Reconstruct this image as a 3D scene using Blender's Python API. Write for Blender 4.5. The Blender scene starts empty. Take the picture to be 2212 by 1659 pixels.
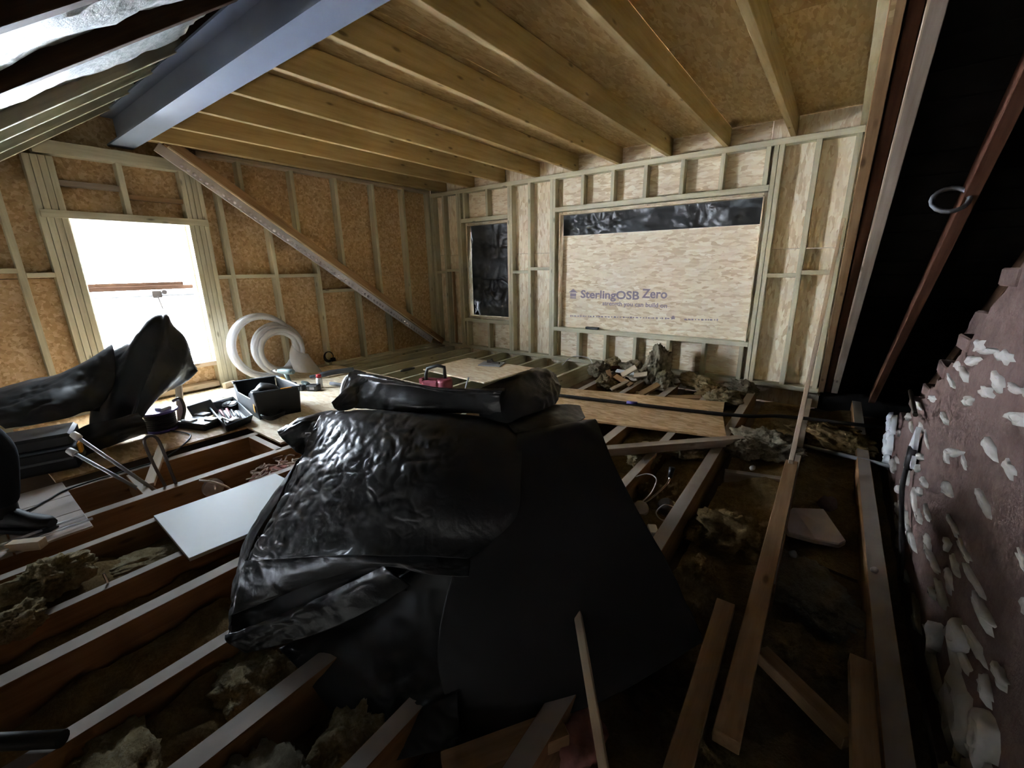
import bpy, bmesh, math, random
from mathutils import Vector, Matrix, noise

# ---------------------------------------------------------------- camera, sky, exposure
SC = bpy.context.scene
COL = SC.collection
cam_data = bpy.data.cameras.new('camera')
cam = bpy.data.objects.new('camera', cam_data)
COL.objects.link(cam)
cam_data.sensor_width = 36.0
cam_data.lens = 924.18 / 2212 * 36.0
cam_data.clip_start = 0.02
_y, _p, _r = math.radians(36.733), math.radians(15.273), math.radians(-0.840)
_f = Vector((-math.sin(_y) * math.cos(_p), math.cos(_y) * math.cos(_p), -math.sin(_p)))
_rt = Vector((math.cos(_y), math.sin(_y), 0))
_up = _rt.cross(_f)
_R = _rt * math.cos(_r) + _up * math.sin(_r)
_U = -_rt * math.sin(_r) + _up * math.cos(_r)
cam.matrix_world = Matrix(((_R.x, _U.x, -_f.x, 0), (_R.y, _U.y, -_f.y, 0), (_R.z, _U.z, -_f.z, 1.4), (0, 0, 0, 1)))
SC.camera = cam

world = bpy.data.worlds.new('overcast_sky')
SC.world = world
world.use_nodes = True
_wt = world.node_tree; _bg = _wt.nodes['Background']
_tc = _wt.nodes.new('ShaderNodeTexCoord'); _sx = _wt.nodes.new('ShaderNodeSeparateXYZ'); _cr = _wt.nodes.new('ShaderNodeValToRGB')
_wt.links.new(_tc.outputs['Generated'], _sx.inputs[0]); _wt.links.new(_sx.outputs['Z'], _cr.inputs[0]); _wt.links.new(_cr.outputs[0], _bg.inputs[0])
_cr.color_ramp.elements[0].position = .0; _cr.color_ramp.elements[0].color = (.12, .125, .12, 1)      # streets and gardens below the horizon
_cr.color_ramp.elements[1].position = .03; _cr.color_ramp.elements[1].color = (.74, .87, 1.0, 1)
_bg.inputs[1].default_value = 13.0
_sd = bpy.data.lights.new('sun', 'SUN'); _sd.energy = 150.0; _sd.angle = math.radians(3); _sd.color = (.95, .97, 1.0)
_so = bpy.data.objects.new('sun', _sd); COL.objects.link(_so)
_so.rotation_euler = Vector((-.72, .20, -.62)).to_track_quat('-Z', 'Y').to_euler()
SC.view_settings.view_transform = 'Standard'
SC.view_settings.look = 'None'
SC.view_settings.exposure = 1.95
SC.view_settings.gamma = 1.0
SC.view_settings.use_curve_mapping = False
SC.cycles.max_bounces = 6
SC.cycles.diffuse_bounces = 4
SC.cycles.glossy_bounces = 2
SC.cycles.transmission_bounces = 2
SC.cycles.transparent_max_bounces = 6
SC.cycles.use_adaptive_sampling = True
SC.cycles.adaptive_threshold = 0.04
SC.cycles.adaptive_min_samples = 16
SC.cycles.caustics_reflective = False
SC.cycles.caustics_refractive = False
SC.cycles.sample_clamp_indirect = 30.0

def portal(name, loc, rot, sx, sy):
    d = bpy.data.lights.new(name, 'AREA')
    d.shape = 'RECTANGLE'; d.size = sx; d.size_y = sy
    d.cycles.is_portal = True
    o = bpy.data.objects.new(name, d); COL.objects.link(o)
    o.location = loc; o.rotation_euler = rot
    return o
SL = 0.715                                   # slope of both roof pitches
ANG = math.atan(SL)
def rear_z(y): return 1.86 + SL * y          # underside of rear rafters
def front_z(y): return 0.70 * (5.66 - y)     # underside of front rafters
portal('window_daylight', (-6.1, 1.47, 1.15), (0, -math.pi / 2, 0), 1.7, 1.05)

# ---------------------------------------------------------------- materials
MATS = {}
class NT:
    def __init__(s, name):
        s.m = bpy.data.materials.new(name); s.m.use_nodes = True
        s.t = s.m.node_tree; s.b = s.t.nodes['Principled BSDF']; MATS[name] = s.m
    def n(s, typ, **kw):
        x = s.t.nodes.new(typ)
        for k, v in kw.items(): setattr(x, k, v)
        return x
    def l(s, a, b): s.t.links.new(a, b)
    def coord(s, scale, rot=(0, 0, 0), kind='Object', rand=True):
        tc = s.n('ShaderNodeTexCoord'); mp = s.n('ShaderNodeMapping')
        mp.inputs['Scale'].default_value = scale; mp.inputs['Rotation'].default_value = rot
        s.l(tc.outputs[kind], mp.inputs['Vector'])
        if rand:
            oi = s.n('ShaderNodeObjectInfo'); vm = s.n('ShaderNodeVectorMath', operation='SCALE')
            cb = s.n('ShaderNodeCombineXYZ')
            for i in range(3): s.l(oi.outputs['Random'], cb.inputs[i])
            s.l(cb.outputs[0], vm.inputs[0]); vm.inputs['Scale'].default_value = 37.0
            s.l(vm.outputs[0], mp.inputs['Location'])
        return mp.outputs[0]
    def noise(s, vec, scale=1, detail=5, rough=.55):
        x = s.n('ShaderNodeTexNoise'); x.inputs['Scale'].default_value = scale
        x.inputs['Detail'].default_value = detail; x.inputs['Roughness'].default_value = rough
        s.l(vec, x.inputs['Vector']); return x.outputs['Fac']
    def ramp(s, fac, stops, interp='LINEAR'):
        x = s.n('ShaderNodeValToRGB'); e = x.color_ramp.elements; x.color_ramp.interpolation = interp
        e[0].position, e[0].color = stops[0][0], (*stops[0][1], 1)
        e[1].position, e[1].color = stops[-1][0], (*stops[-1][1], 1)
        for p, c in stops[1:-1]:
            q = e.new(p); q.color = (*c, 1)
        s.l(fac, x.inputs[0]); return x.outputs[0]
    def mix(s, fac, a, b, mode='MIX'):
        x = s.n('ShaderNodeMix', data_type='RGBA', blend_type=mode)
        for sock, v in ((x.inputs[0], fac), (x.inputs[6], a), (x.inputs[7], b)):
            if isinstance(v, (int, float)): sock.default_value = v
            elif isinstance(v, tuple): sock.default_value = (*v, 1)
            else: s.l(v, sock)
        return x.outputs[2]
    def maths(s, op, a, b=0.0):
        x = s.n('ShaderNodeMath', operation=op)
        for i, v in enumerate((a, b)):
            if isinstance(v, (int, float)): x.inputs[i].default_value = v
            else: s.l(v, x.inputs[i])
        return x.outputs[0]
    def bump(s, h, strength=.3, dist=.01):
        x = s.n('ShaderNodeBump'); x.inputs['Strength'].default_value = strength; x.inputs['Distance'].default_value = dist
        s.l(h, x.inputs['Height']); s.l(x.outputs[0], s.b.inputs['Normal'])
    def fin(s, col, rough=.6, spec=.3, metal=0):
        if isinstance(col, tuple): s.b.inputs['Base Color'].default_value = (*col, 1)
        else: s.l(col, s.b.inputs['Base Color'])
        s.b.inputs['Roughness'].default_value = rough
        s.b.inputs['Specular IOR Level'].default_value = spec
        s.b.inputs['Metallic'].default_value = metal
        return s.m

def mk_wood(name, c_dark, c_mid, c_light, dust=None, rough=.7, knots=True, vary=.25):
    t = NT(name)
    v = t.coord((1.2, 16, 16))
    g = t.noise(v, 1.6, 6, .6)
    col = t.ramp(g, [(.25, c_dark), (.5, c_mid), (.75, c_light)])
    if knots:
        vk = t.coord((3.0, 9, 9))
        vo = t.n('ShaderNodeTexVoronoi'); vo.inputs['Scale'].default_value = 1.0
        t.l(vk, vo.inputs['Vector'])
        k = t.ramp(vo.outputs['Distance'], [(.06, (1, 1, 1)), (.14, (0, 0, 0))])
        col = t.mix(t.maths('MULTIPLY', k, .75), col, tuple(c * .32 for c in c_dark))
    oi = t.n('ShaderNodeObjectInfo'); hs = t.n('ShaderNodeHueSaturation')
    t.l(t.maths('ADD', t.maths('MULTIPLY', oi.outputs['Random'], vary), 1 - vary / 2), hs.inputs['Value'])
    t.l(col, hs.inputs['Color']); col = hs.outputs[0]
    if dust:
        ge = t.n('ShaderNodeNewGeometry'); sx = t.n('ShaderNodeSeparateXYZ')
        t.l(ge.outputs['Normal'], sx.inputs[0])
        up = t.ramp(sx.outputs['Z'], [(.75, (0, 0, 0)), (.9, (1, 1, 1))])
        n2 = t.noise(t.coord((6, 6, 6)), 1.5, 5)
        dd = t.mix(n2, tuple(c * .75 for c in dust), dust)
        col = t.mix(t.maths('MULTIPLY', up, .9), col, dd)
    t.bump(g, .25, .004)
    return t.fin(col, rough, .25)

def mk_osb(name, cs, sc=1.0):
    t = NT(name)
    cols = []
    for k, (rot, s) in enumerate((((.5, .4, .3), (9, 34, 34)), ((1.7, .2, 1.1), (8, 30, 30)), ((.2, 1.3, 2.0), (11, 38, 38)))):
        v = t.coord(tuple(q * sc for q in s), rot)
        nz = t.n('ShaderNodeTexNoise'); nz.inputs['Scale'].default_value = .6; t.l(v, nz.inputs['Vector'])
        vm = t.n('ShaderNodeVectorMath', operation='MULTIPLY_ADD'); t.l(nz.outputs['Color'], vm.inputs[0])
        vm.inputs[1].default_value = (1.2, 1.2, 1.2); t.l(v, vm.inputs[2])
        vo = t.n('ShaderNodeTexVoronoi'); vo.inputs['Scale'].default_value = 1.0; t.l(vm.outputs[0], vo.inputs['Vector'])
        sp = t.n('ShaderNodeSeparateColor'); t.l(vo.outputs['Color'], sp.inputs[0])
        cols.append((t.ramp(sp.outputs[0], [(.0, cs[0]), (.35, cs[1]), (.7, cs[2]), (1, cs[3])]), sp.outputs[1], vo.outputs['Distance']))
    s1 = t.ramp(cols[1][1], [(.45, (0, 0, 0)), (.55, (1, 1, 1))])
    s2 = t.ramp(cols[2][1], [(.6, (0, 0, 0)), (.7, (1, 1, 1))])
    col = t.mix(s2, t.mix(s1, cols[0][0], cols[1][0]), cols[2][0])
    t.bump(cols[0][1], .15, .003)
    return t.fin(col, .65, .3)

def mk_plain(name, col, rough=.5, spec=.4, metal=0, var=.12, scale=14, bump=.08):
    t = NT(name)
    n = t.noise(t.coord((scale,) * 3), 1, 4)
    c = t.mix(n, tuple(x * (1 - var) for x in col), tuple(min(1, x * (1 + var)) for x in col))
    if bump: t.bump(n, bump, .004)
    return t.fin(c, rough, spec, metal)

mk_wood('treated', (.42, .385, .26), (.56, .525, .38), (.66, .63, .48))
mk_wood('joist_gold', (.40, .28, .12), (.52, .39, .19), (.60, .47, .25))
mk_wood('old_wood', (.22, .11, .05), (.33, .175, .08), (.42, .24, .12), dust=(.46, .41, .36))
mk_wood('old_clean', (.23, .13, .06), (.33, .20, .10), (.42, .275, .15))
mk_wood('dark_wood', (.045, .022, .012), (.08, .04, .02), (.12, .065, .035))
mk_wood('red_wood', (.08, .032, .018), (.12, .05, .028), (.17, .075, .042))
mk_wood('pale_wood', (.50, .38, .25), (.62, .50, .36), (.72, .61, .48))
mk_wood('grey_wood', (.26, .20, .15), (.36, .29, .23), (.46, .39, .32))
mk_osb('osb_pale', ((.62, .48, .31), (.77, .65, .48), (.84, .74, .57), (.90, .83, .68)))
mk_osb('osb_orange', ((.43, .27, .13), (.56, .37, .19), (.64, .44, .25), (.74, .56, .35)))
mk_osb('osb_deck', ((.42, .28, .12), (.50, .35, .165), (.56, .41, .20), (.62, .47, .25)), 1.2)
mk_plain('steel', (.26, .32, .44), .42, .5, .0, .07, 5, .03)
mk_plain('zinc', (.60, .60, .70), .35, .5, .6, .1, 30)
mk_plain('black_plastic', (.022, .024, .026), .45, .5)
mk_plain('grey_plastic', (.16, .17, .18), .5, .4)
mk_plain('slate_plastic', (.10, .12, .15), .45, .4)
mk_plain('yellow_plastic', (.75, .32, .015), .5, .4)
mk_plain('red_plastic', (.45, .03, .04), .45, .4)
mk_plain('maroon', (.26, .05, .075), .5, .4)
mk_plain('purple_plastic', (.13, .10, .40), .4, .5)
mk_plain('teal_plastic', (.13, .18, .18), .5, .4)
mk_plain('white_plastic', (.78, .80, .80), .4, .5, 0, .05)
mk_plain('pipe_grey', (.30, .31, .34), .4, .5, 0, .05)
mk_plain('chrome', (.7, .7, .72), .2, .5, 1)
mk_plain('dark_metal', (.10, .085, .075), .4, .5, .7)
mk_plain('white_board', (.68, .71, .73), .55, .3, 0, .03, 6, .02)
mk_plain('plaster', (.55, .49, .46), .9, .1, 0, .15, 12, .3)
mk_plain('lath_ceiling', (.16, .11, .075), .95, .1, 0, .4, 7, .4)
mk_plain('cable_black', (.015, .014, .014), .5, .4)
mk_plain('cable_white', (.72, .70, .68), .5, .4)
mk_plain('trouser', (.013, .014, .018), .9, .15, 0, .3, 40, .3)
mk_plain('boot', (.018, .016, .016), .6, .3, 0, .3, 30, .3)
mk_plain('skin', (.55, .33, .24), .55, .3, 0, .06)
mk_plain('hair', (.05, .03, .02), .8, .2)
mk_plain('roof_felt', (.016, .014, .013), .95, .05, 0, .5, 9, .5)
mk_plain('mortar', (.42, .40, .37), .95, .1, 0, .14, 26, .6)
mk_plain('pink_wool', (.36, .17, .15), 1, .05, 0, .3, 40, .8)
mk_plain('rope', (.58, .45, .38), .95, .1, 0, .2, 60, .5)
mk_plain('house_wall', (.30, .27, .25), .9, .1, 0, .05)
mk_plain('house_tile', (.68, .72, .78), .8, .2, 0, .1)
mk_plain('ink', (.30, .25, .30), .8, .1)

def mk_wool(name, a, b, c):
    t = NT(name)
    v = t.coord((9, 9, 9))
    n = t.noise(v, 1.4, 8, .7)
    n2 = t.noise(v, 9, 6, .7)
    col = t.ramp(t.maths('ADD', t.maths('MULTIPLY', n, .6), t.maths('MULTIPLY', n2, .4)), [(.3, a), (.5, b), (.68, c)])
    t.bump(n2, .9, .02)
    return t.fin(col, 1.0, .05)
mk_wool('wool_yellow', (.20, .145, .07), (.38, .30, .17), (.58, .51, .36))
mk_wool('wool_brown', (.12, .075, .03), (.24, .16, .07), (.36, .27, .14))
mk_wool('wool_grey', (.17, .145, .10), (.31, .27, .19), (.46, .42, .31))

t = NT('plastic_sheet_black')
n = t.noise(t.coord((11, 11, 11), rand=False), 1.2, 6, .6)
t.bump(n, .22, .015)
t.fin((.024, .025, .0265), .37, .5)
t = NT('plastic_sheet_matt')
n = t.noise(t.coord((5, 5, 5), rand=False), 1.2, 5, .6)
t.bump(n, .15, .01)
t.fin((.024, .024, .025), .50, .28)

t = NT('foil')
v = t.coord((14, 14, 14))
n = t.noise(v, 1.5, 7, .7)
t.bump(n, .9, .03)
t.fin(t.ramp(n, [(.35, (.22, .25, .24)), (.6, (.46, .49, .48))]), .45, .5, .45)

t = NT('clear_plastic')
t.fin((.80, .82, .86), .22, .5)
t.b.inputs['Transmission Weight'].default_value = .0
t.b.inputs['Alpha'].default_value = .42
t = NT('hose_clear')
t.fin((.70, .69, .70), .3, .5)
t.b.inputs['Alpha'].default_value = .5

t = NT('brick_face')
v = t.coord((6, 6, 6), rand=False)
n = t.noise(v, 1.3, 6, .65)
n3 = t.noise(v, 8, 6, .7)
c = t.ramp(n, [(.3, (.075, .036, .029)), (.5, (.12, .062, .05)), (.7, (.165, .10, .085))])
t.bump(t.maths('ADD', n, t.maths('MULTIPLY', n3, .5)), .6, .02)
t.fin(t.mix(t.maths('MULTIPLY', n3, .6), c, (.26, .22, .205)), .92, .12)

# ---------------------------------------------------------------- mesh helpers
def WM(o):
    m = o.matrix_basis.copy()
    if o.parent: m = WM(o.parent) @ o.matrix_parent_inverse @ m
    return m
def par(o, p):
    if p is not None:
        o.parent = p; o.matrix_parent_inverse = WM(p).inverted()
    return o
def tag(o, label=None, cat=None, group=None, kind=None):
    if label: o['label'] = label
    if cat: o['category'] = cat
    if group: o['group'] = group
    if kind: o['kind'] = kind
    return o
def empty(name, loc=(0, 0, 0), label=None, cat=None, group=None, kind=None):
    o = bpy.data.objects.new(name, None); COL.objects.link(o); o.location = loc
    o.empty_display_size = .05
    return tag(o, label, cat, group, kind)
def newobj(name, me, mat, parent=None, loc=None):
    o = bpy.data.objects.new(name, me); COL.objects.link(o)
    if mat and not me.materials: me.materials.append(MATS[mat])
    if loc is not None: o.location = loc
    par(o, parent); return o

_BOX = {}
def box_mesh(l, w, h, mat, ch=.0025):
    k = (round(l, 3), round(w, 3), round(h, 3), mat)
    if k in _BOX: return _BOX[k]
    bm = bmesh.new(); bmesh.ops.create_cube(bm, size=1)
    bmesh.ops.scale(bm, vec=(l, w, h), verts=bm.verts)
    ch = min(ch, min(l, w, h) * .2)
    bmesh.ops.bevel(bm, geom=bm.edges[:], offset=ch, segments=1, affect='EDGES')
    me = bpy.data.meshes.new('timber'); bm.to_mesh(me); bm.free()
    me.materials.append(MATS[mat]); _BOX[k] = me
    return me
def bar(name, p0, p1, w, h, mat, parent=None, up=(0, 0, 1), ch=.0025):
    """a timber from p0 to p1 (centre line), w across, h along the up side"""
    p0, p1 = Vector(p0), Vector(p1); d = p1 - p0; L = d.length; x = d.normalized()
    z = Vector(up) - x * x.dot(Vector(up)); z.normalize(); y = z.cross(x)
    me = box_mesh(L, w, h, mat, ch)
    o = bpy.data.objects.new(name, me); COL.objects.link(o)
    c = (p0 + p1) / 2
    o.matrix_basis = Matrix(((x.x, y.x, z.x, c.x), (x.y, y.y, z.y, c.y), (x.z, y.z, z.z, c.z), (0, 0, 0, 1)))
    return par(o, parent)
def bbox(name, a, b, mat, parent=None):
    """axis-aligned box between two corners, grain along its longest side"""
    a, b = Vector(a), Vector(b); c = (a + b) / 2; s = [abs(b[i] - a[i]) for i in range(3)]
    i = s.index(max(s)); e = Vector((0, 0, 0)); e[i] = s[i] / 2
    up = Vector((0, 0, 1)) if i != 2 else Vector((0, 1, 0))
    w, h = {0: (s[1], s[2]), 1: (s[0], s[2]), 2: (s[0], s[1])}[i]
    return bar(name, c - e, c + e, w, h, mat, parent, up)

class MB:
    def __init__(s): s.v = []; s.f = []
    def add(s, vs, fs):
        o = len(s.v); s.v += [Vector(q) for q in vs]; s.f += [tuple(i + o for i in f) for f in fs]; return s
    def box(s, c, d, rz=0, ry=0, rx=0):
        m = Matrix.Rotation(rz, 3, 'Z') @ Matrix.Rotation(ry, 3, 'Y') @ Matrix.Rotation(rx, 3, 'X')
        vs = [Vector(c) + m @ Vector((x * d[0] / 2, y * d[1] / 2, z * d[2] / 2)) for x in (-1, 1) for y in (-1, 1) for z in (-1, 1)]
        return s.add(vs, [(0, 1, 3, 2), (4, 6, 7, 5), (0, 4, 5, 1), (2, 3, 7, 6), (0, 2, 6, 4), (1, 5, 7, 3)])
    def tube(s, pts, r, n=8, caps=True, closed=False):
        pts = [Vector(p) for p in pts]; N = len(pts)
        rr = r if isinstance(r, (list, tuple)) else [r] * N
        prev = None; rings = []
        for i, p in enumerate(pts):
            if closed: d = pts[(i + 1) % N] - pts[i - 1]
            else: d = pts[min(i + 1, N - 1)] - pts[max(i - 1, 0)]
            d = d.normalized() if d.length > 1e-9 else Vector((0, 0, 1))
            if prev is None:
                a = Vector((0, 0, 1)) if abs(d.z) < .9 else Vector((1, 0, 0))
                u = a.cross(d).normalized()
            else:
                u = prev - d * prev.dot(d); u.normalize()
            prev = u; w = d.cross(u)
            rings.append([p + (u * math.cos(k / n * 2 * math.pi) + w * math.sin(k / n * 2 * math.pi)) * rr[i] for k in range(n)])
        vs = [q for rg in rings for q in rg]; fs = []
        M = N if closed else N - 1
        for i in range(M):
            for k in range(n):
                j = (i + 1) % N
                fs.append((i * n + k, i * n + (k + 1) % n, j * n + (k + 1) % n, j * n + k))
        if caps and not closed:
            fs.append(tuple(reversed(range(n)))); fs.append(tuple((N - 1) * n + k for k in range(n)))
        return s.add(vs, fs)
    def lathe(s, c, prof, n=20, axis=(0, 0, 1)):
        c = Vector(c); ax = Vector(axis).normalized()
        a = Vector((1, 0, 0)) if abs(ax.x) < .9 else Vector((0, 1, 0))
        u = a.cross(ax).normalized(); w = ax.cross(u)
        vs = [c + ax * h + (u * math.cos(k / n * 2 * math.pi) + w * math.sin(k / n * 2 * math.pi)) * r for r, h in prof for k in range(n)]
        fs = [(i * n + k, i * n + (k + 1) % n, (i + 1) * n + (k + 1) % n, (i + 1) * n + k) for i in range(len(prof) - 1) for k in range(n)]
        fs.append(tuple(reversed(range(n)))); fs.append(tuple((len(prof) - 1) * n + k for k in range(n)))
        return s.add(vs, fs)
    def prism(s, pts, ext):
        ext = Vector(ext); n = len(pts); pts = [Vector(p) for p in pts]
        return s.add(pts + [p + ext for p in pts], [tuple(range(n)), tuple(reversed(range(n, 2 * n)))] + [(i, (i + 1) % n, n + (i + 1) % n, n + i) for i in range(n)])
    def build(s, name, mat, parent=None, smooth=False, bevel=0):
        lo = Vector([min(v[i] for v in s.v) for i in range(3)]); hi = Vector([max(v[i] for v in s.v) for i in range(3)])
        c = Vector(((lo.x + hi.x) / 2, (lo.y + hi.y) / 2, lo.z))
        me = bpy.data.meshes.new(name); me.from_pydata([v - c for v in s.v], [], s.f); me.validate()
        bm = bmesh.new(); bm.from_mesh(me)
        bmesh.ops.recalc_face_normals(bm, faces=bm.faces)
        if bevel: bmesh.ops.bevel(bm, geom=bm.edges[:], offset=bevel, segments=1, affect='EDGES')
        bm.to_mesh(me); bm.free()
        if smooth:
            for p in me.polygons: p.use_smooth = len(p.vertices) <= 4
        return newobj(name, me, mat, parent, c)

def curve_pts(ctrl, n=8):
    """Catmull-Rom through the control points"""
    P = [Vector(p) for p in ctrl]; P = [P[0]] + P + [P[-1]]; out = []
    for i in range(1, len(P) - 2):
        for k in range(n):
            t = k / n; a, b, c, d = P[i - 1], P[i], P[i + 1], P[i + 2]
            out.append(.5 * ((2 * b) + (c - a) * t + (2 * a - 5 * b + 4 * c - d) * t * t + (3 * b - a - 3 * c + d) * t ** 3))
    out.append(P[-2].copy()); return out

def crease(p, sd, s, w=.16):
    q = p * s + Vector((sd * 3.1, sd * 1.7, sd))
    q = q + noise.noise_vector(q * .6) * .5
    a_ = max(0.0, 1 - abs(noise.noise(q)) / w)
    b_ = max(0.0, 1 - abs(noise.noise(q * 1.3 + Vector((9.1, 4.2, 7.7)))) / w)
    return max(a_, b_)
def sheet(name, grid, nu, nv, mat, parent, amp=.01, scale=7, fine=.004, seed=0, thick=.003, fold=None):
    """plastic sheeting through a grid of control points, creased like crumpled film"""
    rows = [curve_pts(r, max(2, nu // (len(r) - 1))) for r in grid]
    cols = [curve_pts([r[j] for r in rows], max(2, nv // (len(grid) - 1))) for j in range(len(rows[0]))]
    U, V = len(cols), len(cols[0])
    pts = [[cols[i][j].copy() for i in range(U)] for j in range(V)]
    out = []
    for j in range(V):
        for i in range(U):
            p = pts[j][i]
            du = pts[j][min(i + 1, U - 1)] - pts[j][max(i - 1, 0)]; dv = pts[min(j + 1, V - 1)][i] - pts[max(j - 1, 0)][i]
            nn = du.cross(dv); nn = nn.normalized() if nn.length > 1e-9 else Vector((0, 0, 1))
            h = 0
            mk = min(1.0, max(.12, .55 + 1.3 * noise.noise(p * 2.3 + Vector((seed * 2.0, 1, 0)))))
            if amp: h += amp * .7 * mk * crease(p, seed, scale, .16) + amp * 1.3 * noise.noise(p * scale * .45 + Vector((seed, 0, 0)))
            if fine: h += fine * mk * crease(p, seed + 5, scale * 2.4, .20) + fine * .6 * noise.noise(p * scale * 2.2 + Vector((seed, 3, 0)))
            if fold: h += fold(i / (U - 1), j / (V - 1))
            out.append(p + nn * h)
    fs = [(j * U + i, j * U + i + 1, (j + 1) * U + i + 1, (j + 1) * U + i) for j in range(V - 1) for i in range(U - 1)]
    lo = [min(v[k] for v in out) for k in range(3)]; hi = [max(v[k] for v in out) for k in range(3)]
    c = Vector(((lo[0] + hi[0]) / 2, (lo[1] + hi[1]) / 2, lo[2]))
    me = bpy.data.meshes.new(name); me.from_pydata([v - c for v in out], [], fs)
    for p in me.polygons: p.use_smooth = True
    o = newobj(name, me, mat, parent, c)
    sd = o.modifiers.new('thickness', 'SOLIDIFY'); sd.thickness = thick; sd.offset = 0
    return o

def lump(name, c, size, mat, seed, parent=None, rough=.38, sub=5, rz=0, freq=1.0):
    """a torn wad: an icosphere broken up by layered noise"""
    bm = bmesh.new(); bmesh.ops.create_icosphere(bm, subdivisions=sub, radius=1)
    off = Vector((seed * 7.3, seed * 3.9, seed * 1.3)); rot = Matrix.Rotation(rz, 3, 'Z')
    for v in bm.verts:
        p = v.co.copy()
        d = noise.fractal(p * 1.6 * freq + off, .9, 2.1, 5) * rough * 1.1 + abs(noise.noise(p * 5 * freq + off)) * rough * .5 + noise.noise(p * 12 * freq + off) * rough * .30 + noise.noise(p * 27 * freq + off) * rough * .16
        q = p * (1 + d)
        if q.z < -.55: q.z = -.55 + (q.z + .55) * .2
        v.co = rot @ Vector((q.x * size[0], q.y * size[1], q.z * size[2]))
    me = bpy.data.meshes.new(name); bm.to_mesh(me); bm.free()
    for p in me.polygons: p.use_smooth = True
    return newobj(name, me, mat, parent, c)

# ================================================================ THE SETTING
# ---- floor: lath-and-plaster ceiling of the room below, joists on top of it (tops at z = 0)
m = MB(); m.box((-2.25, 1.55, -.235), (8.1, 8.9, .03))
floor = m.build('floor', 'lath_ceiling'); tag(floor, 'dusty lath ceiling below with open timber joists across the loft', None, None, 'structure')
JO = [(-3.98, .075, -2.6, 2.2), (-3.40, .075, -2.6, 3.6), (-3.0, .06, -2.6, 3.5), (-2.50, .055, -2.6, 3.4), (-2.175, .075, -2.6, 5.55),
      (-1.72, .065, -2.6, 5.2), (-1.31, .08, -2.6, 5.15), (-.90, .065, -2.6, 5.1), (-.51, .075, -2.6, 5.5), (-.065, .06, 2.0, 5.4), (.34, .075, .6, 5.55), (.95, .06, 1.0, 5.5)]
for x, w, y0, y1 in JO:
    bar('floor_joist', (x + .01, y0, -.1), (x - .018 * (y1 - .5) if x < -.2 and y1 > 3 else x, y1, -.1), w, .2, 'old_wood', floor)
for x in (-5.92, -5.66, -5.25, -4.84, -4.43, -4.02, -3.61, -3.2, -2.8):
    bar('new_floor_joist', (x, 2.3, -.11), (x, 5.76, -.11), .047, .22, 'treated', floor)
bar('noggin', (-3.94, 1.445, -.07), (-3.44, 1.445, -.07), .055, .14, 'old_wood', floor)
bar('noggin', (-3.94, .61, -.09), (-3.44, .60, -.09), .05, .15, 'old_wood', floor)
bar('noggin', (-.86, 4.95, -.09), (-.56, 4.95, -.09), .05, .12, 'old_wood', floor)
bar('noggin', (-.46, 3.2, -.1), (-.1, 3.3, -.1), .05, .1, 'grey_wood', floor)

# ---- back wall: stud frame, OSB sheathing, two openings
wb = empty('wall_back', (0, 0, 0), 'timber stud wall sheathed with pale board around two black-sheeted openings', None, None, 'structure')
Y0, Y1 = 5.66, 5.772
def wpanel(x0, x1, z0, z1, y0=5.772, y1=5.787, mat='osb_pale', name='board_panel', parent=None):
    g = .0015
    return bbox(name, (x0 + g, y0, z0 + g), (x1 - g, y1, z1 - g), mat, parent or wb)
for a in ((-6.06, -5.17, -.2, 1.62), (-6.06, -5.17, 1.62, 2.86), (-5.17, -4.29, 2.095, 2.86), (-5.17, -4.29, -.2, .575), (-4.29, -3.345, -.2, 1.60), (-4.29, -3.345, 1.60, 2.86),
          (-3.345, -2.1, 2.11, 2.86), (-2.1, -.79, 2.11, 2.86), (-3.345, -2.1, -.2, .49), (-2.1, -.79, -.2, .49), (-.79, .02, -.2, 1.55), (-.79, .02, 1.55, 2.86)):
    wpanel(*a)
def wst(name, x0, x1, z0, z1): return bbox(name, (x0, Y0, z0), (x1, Y1, z1), 'treated', wb)
wst('bottom_plate', -6.0, -.0, .0, .052); wst('top_plate', -6.0, -.0, 2.592, 2.652)
for x0, x1 in ((-5.985, -5.938), (-5.935, -5.888), (-5.68, -5.633), (-5.345, -5.298), (-5.294, -5.247), (-4.265, -4.225), (-4.222, -4.178), (-3.882, -3.835), (-3.495, -3.452), (-3.449, -3.408), (-.74, -.695), (-.69, -.645), (-.375, -.325), (-.06, -.012)):
    wst('stud', x0, x1, .052, 2.592)
bbox('stud', (-5.55, 5.70, .06), (-5.52, 5.74, 1.35), 'old_clean', wb)
wst('header_plate', -3.408, -.742, 2.155, 2.215); wst('sill_plate', -3.408, -.742, .45, .505)
wst('header_plate', -5.247, -4.267, 2.13, 2.19); wst('sill_plate', -5.247, -4.267, .48, .535)
for xc in (-2.98, -2.545, -2.11, -1.665, -1.23, -.79): wst('cripple_stud', xc - .023, xc + .023, 2.215, 2.592)
for xc in (-2.985, -2.555, -2.115, -1.665, -1.23, -.805): wst('cripple_stud', xc - .023, xc + .023, .052, .45)
for xc in (-5.17, -4.68): wst('cripple_stud', xc - .022, xc + .022, 2.19, 2.592); wst('cripple_stud', xc - .022 - .03, xc + .022 - .03, .052, .48)
for x0, x1, z in ((-4.178, -3.882, 1.325), (-3.835, -3.495, 1.37), (-5.633, -5.345, 1.36), (-.645, -.375, 1.27), (-.325, -.06, 1.30), (-5.888, -5.68, 1.33)):
    wst('noggin', x0, x1, z - .022, z + .022)
bbox('light_seal_sheet', (-6.3, 5.93, -.25), (.04, 5.95, 3.0), 'roof_felt', wb)  # unseen sheet added behind the boards to stop daylight leaking through the joints
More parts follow.
